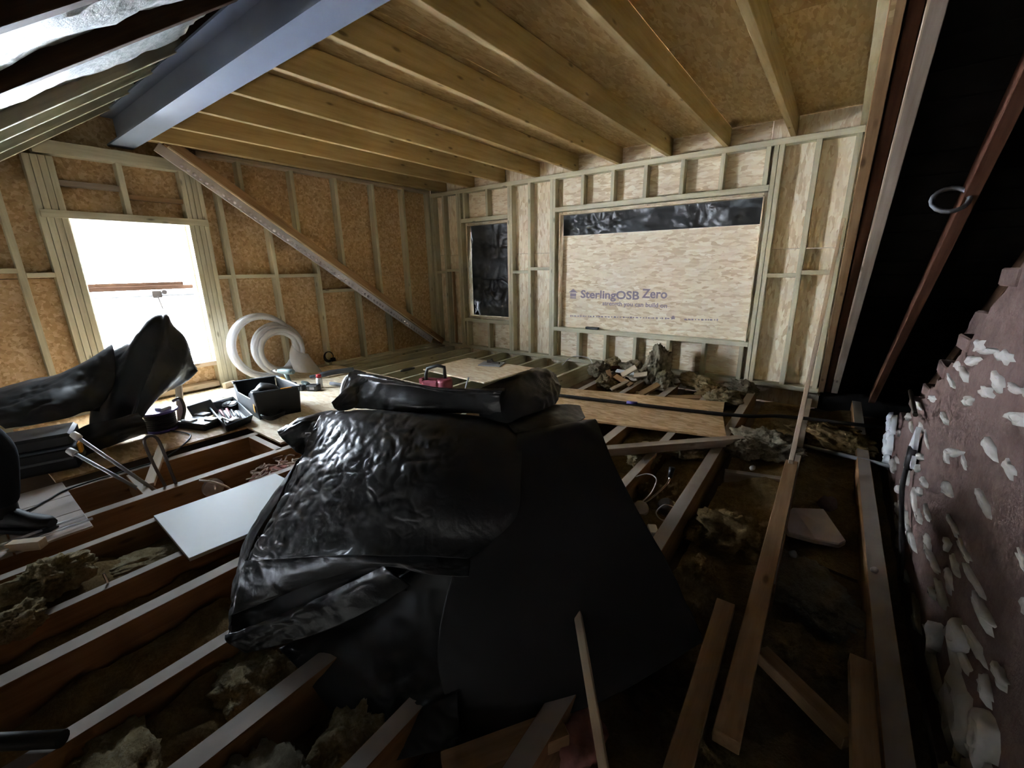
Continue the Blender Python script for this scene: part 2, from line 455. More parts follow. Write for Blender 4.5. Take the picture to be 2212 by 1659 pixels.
# window_2 / window_3: openings closed with black sheeting
w2 = empty('window_2', (-4.73, 5.79, .57), 'narrow window opening sealed with wrinkled black plastic', None, None, 'structure')
for a, b in (((-5.17, 5.70, .575), (-5.155, 5.80, 2.095)), ((-4.305, 5.70, .575), (-4.29, 5.80, 2.095)), ((-5.17, 5.70, 2.08), (-4.29, 5.80, 2.095)), ((-5.17, 5.70, .575), (-4.29, 5.80, .59))):
    bbox('reveal_board', a, b, 'osb_pale', w2)
def flat_grid(x0, x1, z0, z1, y, nx=5, nz=5, jig=.0, seed=1):
    r = random.Random(seed)
    return [[(x0 + (x1 - x0) * i / nx, y + r.uniform(-jig, jig), z1 + (z0 - z1) * j / nz) for i in range(nx + 1)] for j in range(nz + 1)]
sheet('sheeting', flat_grid(-5.2, -4.26, 1.2, 2.13, 5.845, 4, 5, .01, 3), 36, 40, 'plastic_sheet_black', w2, .03, 4, .006, 11)
sheet('sheeting', flat_grid(-5.2, -4.26, .54, 1.24, 5.84, 5, 5, .018, 4), 50, 40, 'plastic_sheet_black', w2, .050, 4.5, .012, 12)
w3 = empty('window_3', (-2.06, 5.79, .5), 'wide window opening boarded over below a strip of black plastic', None, None, 'structure')
for a, b in (((-3.36, 5.70, .49), (-3.345, 5.80, 2.11)), ((-.79, 5.70, .49), (-.775, 5.80, 2.11)), ((-3.345, 5.70, 2.11), (-.79, 5.80, 2.125))):
    bbox('reveal_board', a, b, 'osb_pale', w3)
cover = bbox('cover_panel', (-3.42, 5.800, .42), (-.72, 5.815, 1.83), 'osb_pale', w3)
sheet('sheeting', flat_grid(-3.40, -.74, 1.75, 2.16, 5.868, 12, 3, .02, 6), 120, 24, 'plastic_sheet_black', w3, .042, 7, .014, 14)
def text(body, x, z, size, parent, y, sx=1.0, bold=0):
    c = bpy.data.curves.new('lettering', 'FONT'); c.body = body; c.size = size; c.offset = bold; c.extrude = .0004
    c.materials.append(MATS['ink']); c.resolution_u = 3
    o = bpy.data.objects.new('lettering', c); COL.objects.link(o)
    o.location = (x, y, z); o.rotation_euler = (math.pi / 2, 0, 0); o.scale = (sx, 1, 1)
    bpy.context.view_layer.update()
    me = bpy.data.meshes.new_from_object(o.evaluated_get(bpy.context.evaluated_depsgraph_get()))
    bpy.data.objects.remove(o)
    q = bpy.data.objects.new('lettering', me); COL.objects.link(q)
    q.location = (x, y, z); q.rotation_euler = (math.pi / 2, 0, 0); q.scale = (sx, 1, 1)
    return par(q, parent)
YT = 5.7990
def text_fit(body, p0, p1, h, bold=0):
    x0, x1 = p0[0], p1[0]; q = text(body, x0, p0[2], h, cover, YT, 1.0, bold)
    w = max(v.co.x for v in q.data.vertices); q.scale.x = (x1 - x0) / w
    q.matrix_parent_inverse = WM(cover).inverted(); return q
text_fit('SterlingOSB', (-3.035, 5.800, 0.949), (-2.143, 5.800, 0.987), .155, .004)
text_fit('Zero', (-2.103, 5.800, 0.976), (-1.769, 5.800, 0.991), .165, .004)
text_fit('strength you can build on', (-2.682, 5.800, 0.854), (-1.761, 5.800, 0.890), .082, .0015)
m = MB(); r3 = random.Random(8)                     # the line of small print, too small to read
for x0, x1, za, zb in (((-3.200, 5.800, 0.659)[0], (-1.680, 5.800, 0.706)[0], (-3.200, 5.800, 0.659)[2], (-1.680, 5.800, 0.706)[2]), ((-1.527, 5.800, 0.703)[0], (-1.129, 5.800, 0.721)[0], (-1.527, 5.800, 0.703)[2], (-1.129, 5.800, 0.721)[2])):
    x = x0
    while x < x1:
        w = r3.uniform(.012, .035); m.box((x + w / 2, YT, za + (zb - za) * (x - x0) / (x1 - x0) + .012), (w, .0007, r3.uniform(.012, .024))); x += w + r3.uniform(.006, .03)
o = m.build('small_print', 'ink', cover); o['kind'] = 'stuff'
m = MB()
m.prism([(-3.235, YT - .0004, 1.02), (-3.16, YT - .0004, 1.075), (-3.085, YT - .0004, 1.02)], (0, .0006, 0))
m.box((-3.16, YT, .985), (.10, .0007, .05)); m.box((-3.16, YT, .942), (.10, .0007, .018))
m.build('printed_logo', 'ink', cover)
m = MB(); m.prism([(-1.70, YT - .0004, .735), (-1.67, YT - .0004, .755), (-1.64, YT - .0004, .735)], (0, .0006, 0)); m.box((-1.67, YT, .722), (.045, .0007, .02))
m.build('printed_logo', 'ink', cover)

# ---- left wall: stud frame with the open window
wl = empty('wall_left', (0, 0, 0), 'orange board gable wall with studs and an open window', None, None, 'structure')
XF, XB = -5.95, -6.065
def gtop(y): return min(3.0, rear_z(y) + .2)
def lpanel(pts):
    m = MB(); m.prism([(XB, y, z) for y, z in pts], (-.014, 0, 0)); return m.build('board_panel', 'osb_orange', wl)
WY0, WY1, WZ0, WZ1 = .995, 1.945, .355, 1.93
lpanel([(-2.7, -.2), (-1.0, -.2), (-1.0, gtop(-1.0)), (-2.7, gtop(-2.7))])
lpanel([(-.998, -.2), (WY0, -.2), (WY0, 1.36), (-.998, min(1.36, gtop(-.998)))])
lpanel([(-.7, 1.362), (WY0, 1.362), (WY0, gtop(WY0)), (-.7, gtop(-.7))])
lpanel([(WY0, WZ1), (WY1, WZ1), (WY1, 3.0), (1.3, gtop(1.3)), (WY0, gtop(WY0))])
lpanel([(WY0, -.2), (WY1, -.2), (WY1, WZ0), (WY0, WZ0)])
for y0, y1 in ((WY1, 3.08), (3.082, 4.30), (4.302, 5.78)):
    lpanel([(y0, -.2), (y1, -.2), (y1, 1.30), (y0, 1.30)]); lpanel([(y0, 1.302), (y1, 1.302), (y1, 2.9), (y0, 2.9)])
for y0, y1, z0, z1 in ((-2.8, WY0 - .012, -.25, 3.2), (WY1 + .012, 5.9, -.25, 3.2), (WY0 - .012, WY1 + .012, -.25, WZ0 - .022), (WY0 - .012, WY1 + .012, WZ1 + .022, 3.2)):
    bbox('light_seal_sheet', (-6.16, y0, z0), (-6.15, y1, min(z1, 3.05)), 'roof_felt', wl)  # unseen sheets added outside the gable boards, blocking stray daylight around the window
def lst(name, y0, y1, z0, z1, mat='treated', xf=XF): return bbox(name, (XB, y0, z0), (xf, y1, z1), mat, wl)
for y in (.575, -.05, -.7): lst('stud', y - .024, y + .024, 0, rear_z(y) - .02)
for y in (.785, .835, .885, .935): lst('post_ply', y, y + .047, 0, 2.44)
for y in (1.95, 2.0, 2.05, 2.1): lst('post_ply', y, y + .047, -.02, 2.48)
lst('window_header', .80, 2.145, 1.905, 1.975, xf=XF + .012)
lst('top_plate', .86, 1.98, 2.46, 2.575, xf=XF + .01)
lst('cripple_stud', 1.425, 1.472, 1.975, 2.46)
lst('noggin', .985, 1.425, 2.20, 2.25, 'grey_wood', XF - .03); lst('noggin', 1.472, 1.945, 2.13, 2.175, 'old_clean', XF - .02)
for y in (2.58, 3.215, 3.84, 4.47, 5.06): lst('stud', y - .024, y + .024, front_z(y) - .05, 2.66)
for y in (2.31, 2.83, 3.42, 4.05, 4.6): lst('stud', y - .024, y + .024, .0, front_z(y) + .02)
lst('corner_stud', 5.60, 5.65, 0, 2.66)
lst('wall_plate', 2.15, 5.66, 2.655, 2.70, 'pale_wood')
lst('bottom_plate', 2.15, 5.66, -.03, .03); lst('bottom_plate', -2.5, .78, -.02, .035)
for y0, y1, z in ((2.147, 2.286, 1.335), (2.334, 2.806, 1.335), (2.854, 3.396, 1.33), (3.444, 4.02, 1.1), (.60, .785, 1.39), (-.02, .551, 1.43)): lst('noggin', y0, y1, z - .022, z + .022)
bbox('window_sill_board', (XB - .02, .99, .30), (XF, 1.95, .352), 'pale_wood', wl)
bbox('blocking', (XB, 1.0, .04), (XF, 1.94, .10), 'pale_wood', wl)
w1 = empty('window_1', (-6.07, 1.47, .355), 'open unglazed window hole flooded with daylight', None, None, 'structure')
for a, b in (((-6.16, WY0 - .01, WZ0), (XB, WY0 + .012, WZ1)), ((-6.16, WY1 - .012, WZ0), (XB, WY1 + .01, WZ1)), ((-6.16, WY0, WZ0 - .02), (XB, WY1, WZ0 + .01)), ((-6.16, WY0, WZ1 - .012), (XB, WY1, WZ1 + .02))):
    bbox('window_frame', a, b, 'pale_wood', w1)

# ---- flat dormer ceiling: golden joists under board decking
ce = empty('ceiling', (0, 0, 0), 'flat dormer ceiling of golden joists under board decking', None, None, 'structure')
for x0, x1 in ((-6.1, -4.80), (-4.798, -3.6), (-3.598, -2.4), (-2.398, -1.2), (-1.198, .03)):
    bbox('deck_panel', (x0, 1.535, 2.862), (x1, 3.5, 2.88), 'osb_deck', ce); bbox('deck_panel', (x0, 3.502, 2.862), (x1, 5.8, 2.88), 'osb_deck', ce)
for i in range(9):
    x = -.585 - .635 * i
    bar('ceiling_joist', (x, 1.56, 2.76), (x, 5.765, 2.76), .05, .2, 'joist_gold', ce)
bar('ceiling_joist', (-5.90, 1.6, 2.78), (-5.90, 5.765, 2.78), .05, .16, 'joist_gold', ce)
bar('ceiling_joist', (-.02, 1.6, 2.76), (-.02, 5.765, 2.76), .05, .2, 'treated', ce)
for i in range(8):
    x = -.585 - .635 * i
    bar('blocking', (x - .61, 5.70, 2.80), (x - .025, 5.70, 2.80), .04, .12, 'old_clean', ce, up=(0, 0, 1)) if False else None

# ---- steel ridge beam
m = MB()
prof = [(1.42, 2.625), (1.62, 2.625), (1.62, 2.640), (1.527, 2.640), (1.527, 2.885), (1.62, 2.885), (1.62, 2.90), (1.42, 2.90), (1.42, 2.885), (1.513, 2.885), (1.513, 2.640), (1.42, 2.640)]
m.prism([(-6.06, y, z) for y, z in prof], (7.6, 0, 0))
sb = m.build('steel_beam', 'steel'); tag(sb, 'blue-grey steel beam running under the ridge', 'beam', None, 'structure')
m = MB()
for i in range(8):
    x = -.585 - .635 * i
    m.box((x - .045, 1.612, 2.70), (.03, .03, .12))
m.build('packing_block', 'pale_wood', sb) if False else None

# ---- front roof pitch (right of the dormer) with old rafters
rf = empty('roof_front', (0, 0, 0), 'old front roof pitch with dark boarding and rafters', None, None, 'structure')
upf = (0, .70, 1.0)
def rafter_f(x, w, d, mat, y0=5.72, y1=1.5, name='rafter', drop=0):
    n = Vector((0, .70, 1)).normalized() * (d / 2 - drop)
    return bar(name, (x, y0 + n.y, front_z(y0) + n.z), (x, y1 + n.y, front_z(y1) + n.z), w, d, mat, rf, up=upf)
rafter_f(.028, .05, .13, 'old_clean', 5.62); rafter_f(.085, .05, .11, 'red_wood', 5.66, drop=-.03); rafter_f(.145, .055, .12, 'grey_wood', 5.60)
rafter_f(.118, .012, .04, 'pale_wood', 5.3, name='batten', drop=.0)
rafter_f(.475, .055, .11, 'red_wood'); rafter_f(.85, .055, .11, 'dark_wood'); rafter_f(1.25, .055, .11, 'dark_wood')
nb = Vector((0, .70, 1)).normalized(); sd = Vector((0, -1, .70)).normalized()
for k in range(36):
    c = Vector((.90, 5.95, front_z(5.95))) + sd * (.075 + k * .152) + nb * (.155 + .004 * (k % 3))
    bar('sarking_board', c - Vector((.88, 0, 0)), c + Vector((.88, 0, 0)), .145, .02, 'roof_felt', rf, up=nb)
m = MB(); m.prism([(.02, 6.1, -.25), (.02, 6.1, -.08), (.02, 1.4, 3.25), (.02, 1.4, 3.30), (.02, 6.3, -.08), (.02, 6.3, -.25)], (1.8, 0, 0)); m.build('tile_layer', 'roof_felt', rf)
bbox('eaves_light_seal', (.0, 5.80, -.3), (1.75, 5.84, .12), 'roof_felt', rf)  # dark filler added to block daylight coming in at the eaves
# dormer cheek
m = MB(); m.prism([(.008, 5.77, -.05), (.008, 5.77, 2.87), (.008, 1.55, 2.87)], (.016, 0, 0)); m.build('cheek_panel', 'osb_deck', rf)
# the old end rafter against the left wall with its perforated strap
er = bar('end_rafter', (-5.885, 5.66, front_z(5.66) + .065), (-5.885, 1.86, front_z(1.86) + .065), .12, .105, 'old_clean', rf, up=upf)
bar('lit_arris_strip', (-5.83, 5.55, front_z(5.55) + .005), (-5.83, 1.86, front_z(1.86) + .005), .03, .02, 'pale_wood', rf, up=upf)  # pale strip painting in the bright lit arris of the end rafter
q = nb * -.060
st = bar('perforated_strap', Vector((-5.845, 5.42, front_z(5.42))) + q, Vector((-5.845, 1.80, front_z(1.80))) + q, .012, .105, 'zinc', rf, up=upf)
m = MB(); p0, p1 = Vector((-5.838, 5.34, front_z(5.34))) + q * 1.2, Vector((-5.838, 2.0, front_z(2.0))) + q * 1.2
for k in range(66):
    m.lathe(p0.lerp(p1, k / 65), [(.020, 0), (.015, .008), (.006, .011)], 8, axis=(1, 0, 0))
o = m.build('strap_nails', 'zinc', st, True); o['kind'] = 'stuff'
ring = MB().tube([(.40 + .07 * math.cos(a), 3.22 + .045 * math.sin(a), 1.70 + .06 * math.sin(a)) for a in [i / 16 * 2 * math.pi for i in range(16)]], .012, 6, closed=True)
ring = ring.build('wire_ring', 'grey_plastic', None, True); tag(ring, 'grey loop of wire hanging in the dark roof pitch', 'wire')

# ---- rear roof pitch: new rafters, dark old rafters, foil insulation
rr = empty('roof_rear', (0, 0, 0), 'rear roof pitch with dark old rafters and silver foil between', None, None, 'structure')
nr = Vector((0, -SL, 1)).normalized()
def rafter_r(x, w, d, mat, y0=-2.6, y1=1.44):
    n = nr * (d / 2)
    return bar('rafter', (x, y0 + n.y, rear_z(y0) + n.z), (x, y1 + n.y, rear_z(y1) + n.z), w, d, mat, rr, up=nr)
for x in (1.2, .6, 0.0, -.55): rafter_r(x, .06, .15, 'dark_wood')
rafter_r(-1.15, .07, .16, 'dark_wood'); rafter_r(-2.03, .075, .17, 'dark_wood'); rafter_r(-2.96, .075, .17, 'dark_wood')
for x in (-3.98, -4.50, -5.13, -5.75): rafter_r(x, .055, .15, 'treated', -2.6, 1.50)
def cover_r(x0, x1, y0, y1, mat, t0, t1, name):
    m = MB(); m.prism([(x0, y0, rear_z(y0)) + nr * 0 if False else Vector((x0, y0, rear_z(y0))) + nr * t0, Vector((x1, y0, rear_z(y0))) + nr * t0, Vector((x1, y1, rear_z(y1))) + nr * t0, Vector((x0, y1, rear_z(y1))) + nr * t0], nr * (t1 - t0))
    return m.build(name, mat, rr)
def foil(x0, x1, y0, y1, sd):
    g = [[Vector((x0 + (x1 - x0) * i / 4, y0 + (y1 - y0) * j / 8, rear_z(y0 + (y1 - y0) * j / 8))) + nr * (.07 - .03 * math.sin(math.pi * i / 4)) for i in range(5)] for j in range(9)]
    return sheet('foil_quilt', g, 24, 64, 'foil', rr, .022, 9, .010, sd)
foil(-1.99, -1.18, -1.4, 1.42, 21); foil(-2.92, -2.07, -1.4, 1.42, 22); foil(-3.95, -3.0, -1.4, 1.42, 23)
cover_r(-6.2, 1.8, -2.8, 1.75, 'roof_felt', .17, .21, 'roof_covering')
bbox('ridge_light_seal', (-6.1, 1.53, 2.905), (1.8, 1.56, 3.30), 'dark_wood', rr)  # upright filler added to shut out daylight between roof covering and deck

# ---- right wall: red brick breast, its far edge racked back, smeared with old mortar
outl = [(-1.2, -.22), (1.3, -.22), (2.4, -.2), (3.4, -.16), (4.15, -.06), (4.34, .03), (4.1, .16), (3.85, .33), (3.55, .52), (3.27, .66), (2.98, .86), (2.73, 1.01), (2.5, 1.2), (2.3, 1.34), (2.05, 1.55), (1.7, 1.95), (1.3, 2.35), (.6, 2.3), (.0, 1.95), (-1.2, 1.1)]
def inside(y, z):
    c = False; n = len(outl)
    for i in range(n):
        (a, b), (d, e) = outl[i], outl[(i + 1) % n]
        if (b > z) != (e > z) and y < (d - a) * (z - b) / (e - b) + a: c = not c
    return c
rnd = random.Random(5)
bm = bmesh.new()
pts = []
for i in range(len(outl)):
    a, b = Vector(outl[i]), Vector(outl[(i + 1) % len(outl)]); k = max(1, int((b - a).length / .05))
    for q in range(k):
        p = a.lerp(b, q / k); jit = .025 if p.y > .0 else 0
        pts.append((p.x + rnd.uniform(-jit, jit), p.y + rnd.uniform(-jit, jit)))
vs = [bm.verts.new((.5, y, z)) for y, z in pts]; f = bm.faces.new(vs)
r = bmesh.ops.extrude_face_region(bm, geom=[f]); ev = [g for g in r['geom'] if isinstance(g, bmesh.types.BMVert)]
bmesh.ops.translate(bm, vec=(.36, 0, 0), verts=ev)
bmesh.ops.recalc_face_normals(bm, faces=bm.faces)
me = bpy.data.meshes.new('wall_right'); bm.to_mesh(me); bm.free()
wr = newobj('wall_right', me, 'brick_face'); tag(wr, 'red brick chimney wall smeared with pale mortar', None, None, 'structure')
# a few bricks still standing proud of the racked edge
for y, z, L in ((3.9, .30, .2), (3.3, .66, .19), (2.75, 1.02, .2), (2.35, 1.32, .2), (2.15, 1.48, .2), (3.62, .5, .19), (3.05, .84, .2)):
    m = MB(); m.box((.60, y, z + .02), (.215, L, .065), rx=rnd.uniform(-.04, .04), rz=rnd.uniform(-.05, .05)); m.build('brick', 'brick_face', wr, bevel=.006)
m = MB(); m.prism([(.72, 3.15, -.2), (.72, 4.0, -.2), (.72, 3.98, 1.02), (.72, 3.9, 1.1), (.72, 3.5, 1.12), (.72, 3.2, 1.1)], (.3, 0, 0)); m.build('brick_pier', 'brick_face', wr, bevel=.012)
def patch(y, z, ry, rz, th, seed, x=.5, tilt=0, mat='mortar', name='mortar_patch', parent=None):
    r2 = random.Random(seed); n = 13; ps = []
    for k in range(n):
        a = k / n * 2 * math.pi; q = 1 + r2.uniform(-.38, .35)
        ps.append((math.cos(a) * ry * q, math.sin(a) * rz * q))
    m = MB(); V = []
    for s, xx in ((1.0, x + .004), (.9, x - th * .7), (.55, x - th)):
        V += [(xx + r2.uniform(-.2, .2) * th * (xx < x), y + (a * s) * math.cos(tilt) - (b * s) * math.sin(tilt), z + (a * s) * math.sin(tilt) + (b * s) * math.cos(tilt)) for a, b in ps]
    m.add(V, [(i * n + k, i * n + (k + 1) % n, (i + 1) * n + (k + 1) % n, (i + 1) * n + k) for i in range(2) for k in range(n)] + [tuple(2 * n + k for k in range(n))])
    return m.build(name, mat, parent or wr, True)
k = 0
for row in range(26):
    z = -.12 + row * .075
    y = 1.15 + rnd.uniform(0, .15)
    while y < 4.3:
        if rnd.random() < .46 and inside(y, z) and inside(y + .06, z):
            big = 1.0 if z > .25 else 1.25
            patch(y, z + rnd.uniform(-.02, .02), rnd.uniform(.045, .13) * big, rnd.uniform(.012, .027) * big, rnd.uniform(.008, .02), 100 + k, tilt=rnd.uniform(-.35, .25)); k += 1
        y += rnd.uniform(.14, .24)
for y, z, a, b in ((1.62, .06, .13, .11), (1.50, -.12, .09, .08), (1.80, .20, .10, .06), (1.42, .16, .08, .07), (2.0, .03, .08, .06), (1.36, -.05, .07, .1)):
    patch(y, z, a, b, .03, 900 + k); k += 1
for q in range(9):
    patch(3.95 + .07 * (q % 4) + rnd.uniform(-.05, .05), .0 + .055 * q * .6, .07, .028, .03, 700 + q, x=.485, tilt=rnd.uniform(.2, 1.2), mat='white_board', name='torn_paper')
# solid outer enclosure: party wall and eaves beyond the brickwork
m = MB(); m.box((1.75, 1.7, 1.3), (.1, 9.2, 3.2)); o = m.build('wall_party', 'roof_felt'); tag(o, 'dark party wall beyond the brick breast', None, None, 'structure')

# ---- outside the window
nh = empty('neighbour_house', (-12.5, 2.5, -4), 'neighbouring house with a pale sunlit tiled roof beyond the window', 'house')
m = MB(); m.box((-13.4, -4, -2.6), (6.4, 28, 3.4)); m.build('wall', 'house_wall', nh)
m = MB(); m.prism([(-9.8, -18, -.95), (-17.0, -18, -.95), (-13.4, -18, 3.3)], (0, 28, 0)); rfh = m.build('roof', 'house_tile', nh)
for k in range(26):
    u = (k + .3) / 26; c = Vector((-9.8 - 3.6 * u, -4, -.95 + 4.25 * u))
    m = MB(); m.box(c + Vector((.02, 0, .025)), (.19, 28, .03), ry=math.atan2(4.25, 3.6) - .12); m.build('tile_course', 'house_tile', rfh)
sc = MB().tube([(-7.2, -.5, 1.13), (-7.2, 4.5, 1.09)], .026, 10).build('scaffold_tube', 'pipe_grey', None, True); tag(sc, 'horizontal grey scaffold tube outside the window', 'scaffold pole')
cp = MB(); cp.box((-7.2, 1.83, 1.12), (.09, .10, .09)); cp.tube([(-7.16, 1.83, 1.10), (-7.14, 1.85, .93)], .012, 6); cp.lathe((-7.15, 1.9, 1.15), [(.03, 0), (.03, .05)], 8, (1, 0, 0)); cp.build('coupler', 'dark_metal', sc)
for i, (z, y0, y1, mt) in enumerate(((1.30, 1.2, 4.4, 'yellow_plastic'), (1.25, .3, 2.2, 'dark_wood'), (1.20, -.5, 4.2, 'dark_wood'))):
    o = bar('scaffold_board', (-7.32 - .05 * i, y0, z), (-7.32 - .05 * i, y1, z), .04, .035 + .01 * i, 'pale_wood' if mt == 'yellow_plastic' else mt)
    tag(o, ('thin pale scaffold board, uppermost outside the window', 'dark scaffold board ending midway outside the window', 'dark narrow scaffold board just above the scaffold tube')[i], 'board', 'scaffold boards outside')

# ================================================================ THINGS
rnd = random.Random(11)
# ---- loose quilt between the joists (nobody could count it)
m = MB()
def quilt(m, x0, x1, y0, y1, z, amp, sd, nx=9):
    ny = int((y1 - y0) / .045)
    V = []
    for j in range(ny + 1):
        for i in range(nx + 1):
            x = x0 + (x1 - x0) * i / nx; y = y0 + (y1 - y0) * j / ny; p = Vector((x * 3 + sd, y * 3, sd))
            h = noise.fractal(p, .8, 2.1, 4) * amp + abs(noise.noise(p * 4.3)) * amp * .5 + noise.noise(p * 9) * amp * .2
            V.append((x, y, min(-.012, z + h)))
    m.add(V, [(j * (nx + 1) + i, j * (nx + 1) + i + 1, (j + 1) * (nx + 1) + i + 1, (j + 1) * (nx + 1) + i) for j in range(ny) for i in range(nx)])
for x0, x1, y0, y1, z, a in ((-2.95, -2.54, -1.2, 1.5, -.10, .06), (-2.46, -2.22, -1.2, 1.5, -.13, .06), (-2.13, -1.76, -1.2, 1.2, -.13, .07), (-1.68, -1.36, -.6, 1.1, -.12, .08),
                             (-1.26, -.94, -.2, 1.4, -.13, .08), (-.86, -.56, .2, 1.2, -.14, .06)):
    quilt(m, x0, x1, y0, y1, z, a, x0)
o = m.build('mineral_wool_quilt', 'wool_brown', None, True); tag(o, 'brown mineral wool lying between the old joists on the window side', 'insulation', None, 'stuff')
m = MB()
for x0, x1, y0, y1, z, a in ((-1.30, -.96, 2.0, 5.2, -.11, .06), (-.88, -.56, 1.6, 3.4, -.12, .06), (-.46, .30, .9, 2.4, -.13, .08), (-.46, .30, 2.4, 5.4, -.11, .07), (-2.15, -1.8, 4.2, 5.5, -.1, .07), (-1.75, -1.4, 4.2, 5.5, -.1, .07), (-.88, -.6, 4.2, 5.5, -.1, .07), (.38, .47, 1.0, 4.2, -.17, .05)):
    quilt(m, x0, x1, y0, y1, z, a, x0 + 20)
o = m.build('mineral_wool_quilt', 'wool_brown', None, True); tag(o, 'shadowed brown mineral wool between the joists on the chimney side', 'insulation', None, 'stuff')

# ---- torn wads of mineral wool
LUMPS = [
    ((-2.76, .05, .02), (.13, .11, .08), 'wool_yellow', 'torn yellow wool wad draped over the joists by the photo\'s left edge'),
    ((-2.52, -.07, .01), (.08, .08, .06), 'wool_yellow', 'smaller yellow wool wad below the draped one at the left edge'),
    ((-2.73, .42, -.085), (.10, .24, .03), 'wool_yellow', 'long flat yellow wool strip between joists beside the white board'),
    ((-1.52, .42, -.075), (.11, .15, .05), 'wool_yellow', 'yellow wool tuft beside the bright sheet corner'),
    ((-1.52, .02, -.07), (.10, .22, .04), 'wool_yellow', 'pale wool shreds at the very bottom left between joists'),
    ((-1.12, .24, -.075), (.11, .16, .05), 'wool_grey', 'pale shredded wool patch between the lowest joists'),
    ((-1.05, .50, -.07), (.09, .10, .07), 'wool_yellow', 'tan wool wedge showing under the hanging black sheet'),
    ((-1.66, 5.30, .12), (.17, .15, .27), 'wool_grey', 'largest upright wool wad standing against the boarded window wall'),
    ((-1.52, 5.12, .03), (.12, .11, .13), 'wool_grey', 'rounded wool lump at the foot of the largest wad'),
    ((-2.02, 5.40, .06), (.22, .12, .10), 'wool_grey', 'flat greenish wool wad left of the largest one by the wall'),
    ((-2.42, 5.22, .03), (.12, .12, .11), 'wool_grey', 'grey wool ball near the new joists by the back wall'),
    ((-2.16, 4.86, -.02), (.12, .12, .08), 'wool_yellow', 'yellow wool tuft among the offcuts behind the long boards'),
    ((-2.34, 5.48, .06), (.12, .08, .10), 'wool_yellow', 'small yellow wool tuft against the bottom plate of the back wall'),
    ((-1.18, 5.36, .01), (.24, .14, .08), 'wool_yellow', 'wide yellow wool heap along the back wall past the largest wad'),
    ((-.95, 5.05, -.02), (.13, .13, .09), 'wool_brown', 'brown wool tuft between joists behind the board ends'),
    ((-.80, 4.82, .02), (.15, .12, .09), 'wool_yellow', 'bright cream wool wad resting on the corner of the back board'),
    ((-.72, 5.40, .01), (.16, .12, .08), 'wool_grey', 'dull wool wad in the corner under the last wall studs'),
    ((-.28, 3.80, -.02), (.22, .17, .11), 'wool_grey', 'dusty grey wool mound beside the leaning board foot'),
    ((-.42, 3.62, -.02), (.12, .12, .08), 'wool_grey', 'ragged wool end spilling past the loose timber'),
    ((-1.03, 3.12, -.05), (.16, .12, .06), 'wool_yellow', 'yellow wool shreds just in front of the long boards'),
    ((-.76, 3.38, -.05), (.18, .10, .06), 'wool_yellow', 'stringy yellow wool between the boards and the loose timber'),
    ((-.74, 2.75, -.12), (.14, .22, .06), 'wool_brown', 'brown wool pad behind the ceiling light cables'),
    ((-.28, 2.45, -.10), (.17, .20, .10), 'wool_brown', 'brown wool pad between joists right of the dark sheet'),
    ((-.32, 1.90, -.08), (.10, .14, .09), 'wool_brown', 'dark wool tuft at the edge of the smooth sheet'),
    ((.10, 2.20, -.11), (.15, .24, .07), 'wool_grey', 'grey wool slab in front of the plaster chunk'),
    ((.16, 4.35, -.06), (.22, .30, .10), 'wool_brown', 'dark wool heap in the eaves past the leaning board'),
    ((.08, 1.72, -.10), (.14, .14, .07), 'wool_brown', 'dark wool tuft between the two long floor timbers'),
    ((-.15, 1.25, -.16), (.10, .20, .05), 'wool_brown', 'murky wool strip by the short doubled timber'),
]
for i, (c, s, mt, lb) in enumerate(LUMPS):
    o = lump('wool_wad', c, s, mt, i + 1, rz=rnd.uniform(0, 3), rough=.42); tag(o, lb, 'insulation', 'torn mineral wool wads')

# ---- boards lying on the joists
def board(name, pts, z, th, mat, label, cat='board', group=None):
    m = MB(); m.prism([(x, y, z) for x, y in pts], (0, 0, th)); o = m.build(name, mat, None, bevel=.0015); tag(o, label, cat, group); return o
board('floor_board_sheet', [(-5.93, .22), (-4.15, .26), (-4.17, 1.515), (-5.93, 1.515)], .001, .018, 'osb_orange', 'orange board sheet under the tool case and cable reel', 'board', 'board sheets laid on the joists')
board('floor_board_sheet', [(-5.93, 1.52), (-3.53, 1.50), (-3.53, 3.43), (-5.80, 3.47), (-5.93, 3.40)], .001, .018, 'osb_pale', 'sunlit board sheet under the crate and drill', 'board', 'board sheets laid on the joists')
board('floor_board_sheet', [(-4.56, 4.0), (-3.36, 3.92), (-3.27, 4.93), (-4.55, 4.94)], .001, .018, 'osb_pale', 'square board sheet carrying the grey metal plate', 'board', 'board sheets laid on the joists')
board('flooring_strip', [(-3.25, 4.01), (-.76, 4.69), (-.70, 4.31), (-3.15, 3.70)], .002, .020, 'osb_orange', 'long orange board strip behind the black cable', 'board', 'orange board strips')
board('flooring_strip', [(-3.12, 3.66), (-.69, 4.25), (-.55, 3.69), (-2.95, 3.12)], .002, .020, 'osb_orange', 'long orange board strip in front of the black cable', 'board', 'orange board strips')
wbd = board('white_board', [(-3.03, .52), (-2.99, 1.20), (-2.34, 1.22), (-2.40, .50)], .002, .02, 'white_board', 'plain white board lying across three joists', 'board')
# scored ply beside the boot
tp = empty('scored_board', (-3.7, .0, 0), 'pale scored board of square panels beside the boot', 'board')
for i in range(3):
    for j in range(3):
        x0, y0 = -4.10 + .30 * i, -.62 + .305 * j
        bbox('panel', (x0, y0, .001), (x0 + .292, y0 + .297, .014), 'plaster', tp)
m = MB().tube([(-3.32, -.15, .032), (-3.36, .28, .03)], .008, 8); o = m.build('clear_tube', 'clear_plastic', None, True); tag(o, 'short clear plastic tube on the scored board', 'tube')
m = MB().tube([(-3.24, -.12, .032), (-3.27, .30, .03)], .008, 8); o = m.build('clear_tube', 'clear_plastic', None, True); tag(o, 'second clear plastic tube, at the board edge nearest the white board', 'tube')

